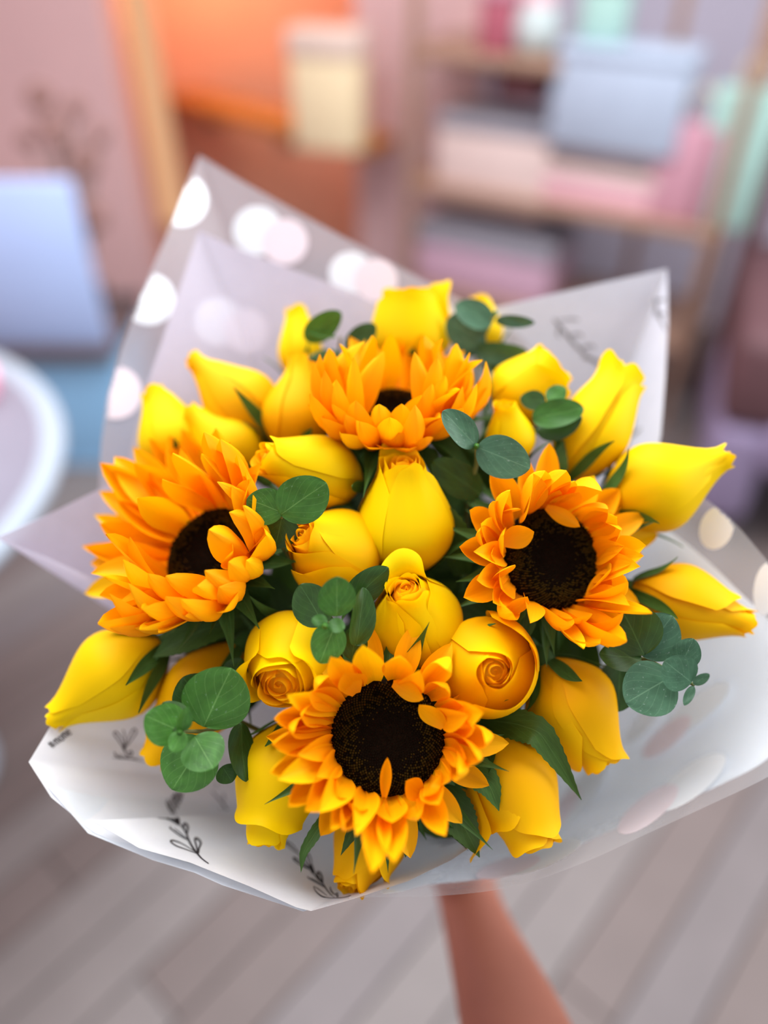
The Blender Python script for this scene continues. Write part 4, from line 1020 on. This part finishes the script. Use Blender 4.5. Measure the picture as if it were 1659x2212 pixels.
# serrated leaves hanging from the heart of the bouquet
def toothed_leaf(label, pts, wpx, mat='leaf', roll=0):
    sp = [P(*p) for p in pts]
    base = sp[0]
    cv = []
    for i in range(len(sp) - 1):
        for k in range(8): cv.append(sp[i].lerp(sp[i + 1], k / 8))
    cv.append(sp[-1])
    for _ in range(4):
        cv = [cv[0]] + [(cv[i - 1] + cv[i] * 2 + cv[i + 1]) / 4 for i in range(1, len(cv) - 1)] + [cv[-1]]
    e = empty('toothed_leaf', base); tag(e, label, 'leaf', 'serrated leaves in the bouquet')
    m = len(cv); vs, fs, uv = [], [], []
    z0 = pts[0][2]
    for i, p in enumerate(cv):
        f = i / (m - 1)
        t = (cv[min(i + 1, m - 1)] - cv[max(i - 1, 0)]).normalized()
        vd = (CAM - p).normalized(); s = t.cross(vd).normalized()
        s = Matrix.Rotation(math.radians(roll), 3, t) @ s
        w = wpx * z0 / F * .5 * max(.02, math.sin(PI * min(1, f * .9 + .1) ** .75)) * (1 + .10 * (i % 2))
        up = s.cross(t).normalized()
        for k in (-1, -.5, 0, .5, 1):
            vs.append(p + s * w * k + up * (abs(k) * w * .35) - base); uv.append((k * .5 + .5, f))
    for i in range(m - 1):
        for k in range(4):
            q = i * 5 + k; fs.append((q, q + 1, q + 6, q + 5))
    link('blade', mesh('blade', vs, fs, uv), M[mat], e)
    tube('petiole', [NECK - base, (NECK - base) * .4, Vector((0, 0, 0))], [.002, .0018, .0012], M['stem'], e, 6)
    return e
toothed_leaf('serrated green leaf curling between the two lower outer roses', [(1040, 1555, .44), (1110, 1562, .425), (1165, 1580, .415), (1210, 1650, .418), (1256, 1728, .425)], 62)
toothed_leaf('pointed dark leaf hanging under the lowest sunflower beside the orange yellow rose', [(950, 1690, .43), (985, 1755, .424), (1010, 1800, .42), (1036, 1852, .418)], 74)
toothed_leaf('small pointed leaf hanging straight below the lowest sunflower', [(885, 1745, .428), (878, 1800, .42), (876, 1852, .418)], 44)
toothed_leaf('thin curved green leaf over the printed sprig on the front paper', [(735, 1740, .425), (690, 1785, .412), (655, 1840, .408), (650, 1885, .408)], 26, 'sepal')
toothed_leaf('narrow pointed leaf crossing the narrow hanging rose', [(800, 1740, .425), (765, 1790, .414), (736, 1848, .41)], 30)
toothed_leaf('broad sepal like leaf reaching over the orange yellow rose', [(970, 1640, .43), (1030, 1665, .418), (1060, 1700, .414), (1078, 1752, .413)], 66, 'sepal')
toothed_leaf('dark leaf under the big shaded sunflower near the closed rose', [(520, 1330, .46), (440, 1360, .448), (370, 1395, .445), (330, 1420, .447)], 60)
toothed_leaf('dark leaf filling the gap below the upright sunflower', [(760, 960, .49), (720, 985, .485), (690, 960, .49)], 70)
toothed_leaf('deep green leaf between the upright rosebud and the side sunflower', [(1000, 1240, .47), (985, 1160, .45), (960, 1110, .445), (888, 1120, .435)], 60)
toothed_leaf('green leaf tip rising beside the little rosebud', [(1180, 1060, .475), (1205, 1010, .468), (1218, 950, .468)], 46)

# ------------------------------------------------------------------ the arm that holds the bouquet
def arm():
    M['skin'] = plain('tanned_skin', lin(166, 104, 84), .5, noise_amt=.05, scale=30, bump=.05)
    base = P(1120, 2420, .50)
    pts = [(P(1215, 2560, .47), .050), (P(1150, 2350, .53), .047), (P(1105, 2200, .585), .0425), (P(1055, 2070, .64), .035), (P(1016, 1960, .69), .0285), (P(1000, 1890, .72), .031), (P(985, 1835, .735), .033)]
    vs = [p for p, _ in pts]; rad = [(r, r * .86) for _, r in pts]; ed = [(i, i + 1) for i in range(len(pts) - 1)]
    palm = len(pts) - 1
    side = RT
    ax = (P(850, 1250, .42) - NECK).normalized()
    out = (CAM - NECK).normalized(); out = (out - ax * out.dot(ax)).normalized()
    sd = ax.cross(out).normalized()
    for f in range(4):
        off = ax * (.026 - .018 * f)
        ln = (.034, .037, .036, .031)[f]
        prev = palm
        for ang, rr in ((200, .040), (265, .042), (325, .040), (380, .038)):
            an = math.radians(ang)
            vs.append(NECK + off + (out * math.cos(an) + sd * math.sin(an)) * rr * (ln / .036))
            rad.append((.0088 - .0004 * f, .0088)); ed.append((prev, len(vs) - 1)); prev = len(vs) - 1
    prev = palm
    for ang, rr, up_ in ((150, .042, .02), (100, .042, .034), (55, .040, .042)):
        an = math.radians(ang)
        vs.append(NECK + ax * up_ + (out * math.cos(an) + sd * math.sin(an)) * rr)
        rad.append((.0105, .0105)); ed.append((prev, len(vs) - 1)); prev = len(vs) - 1
    me = bpy.data.meshes.new('forearm_and_hand')
    me.from_pydata([tuple(v - base) for v in vs], ed, [])
    o = bpy.data.objects.new('tmp_arm', me); COL.objects.link(o)
    md = o.modifiers.new('skin', 'SKIN'); md.use_smooth_shade = True
    for i, sv in enumerate(me.skin_vertices[0].data):
        sv.radius = rad[i]; sv.use_root = (i == 0)
    s2 = o.modifiers.new('sub', 'SUBSURF'); s2.levels = 2; s2.render_levels = 2
    dg = bpy.context.evaluated_depsgraph_get()
    fin = bpy.data.meshes.new_from_object(o.evaluated_get(dg))
    bpy.data.objects.remove(o)
    fin.materials.clear()
    p = empty('person', base); tag(p, 'bare tanned forearm reaching up under the wrapping to hold the bouquet', 'person')
    link('arm', fin, M['skin'], p)
arm()
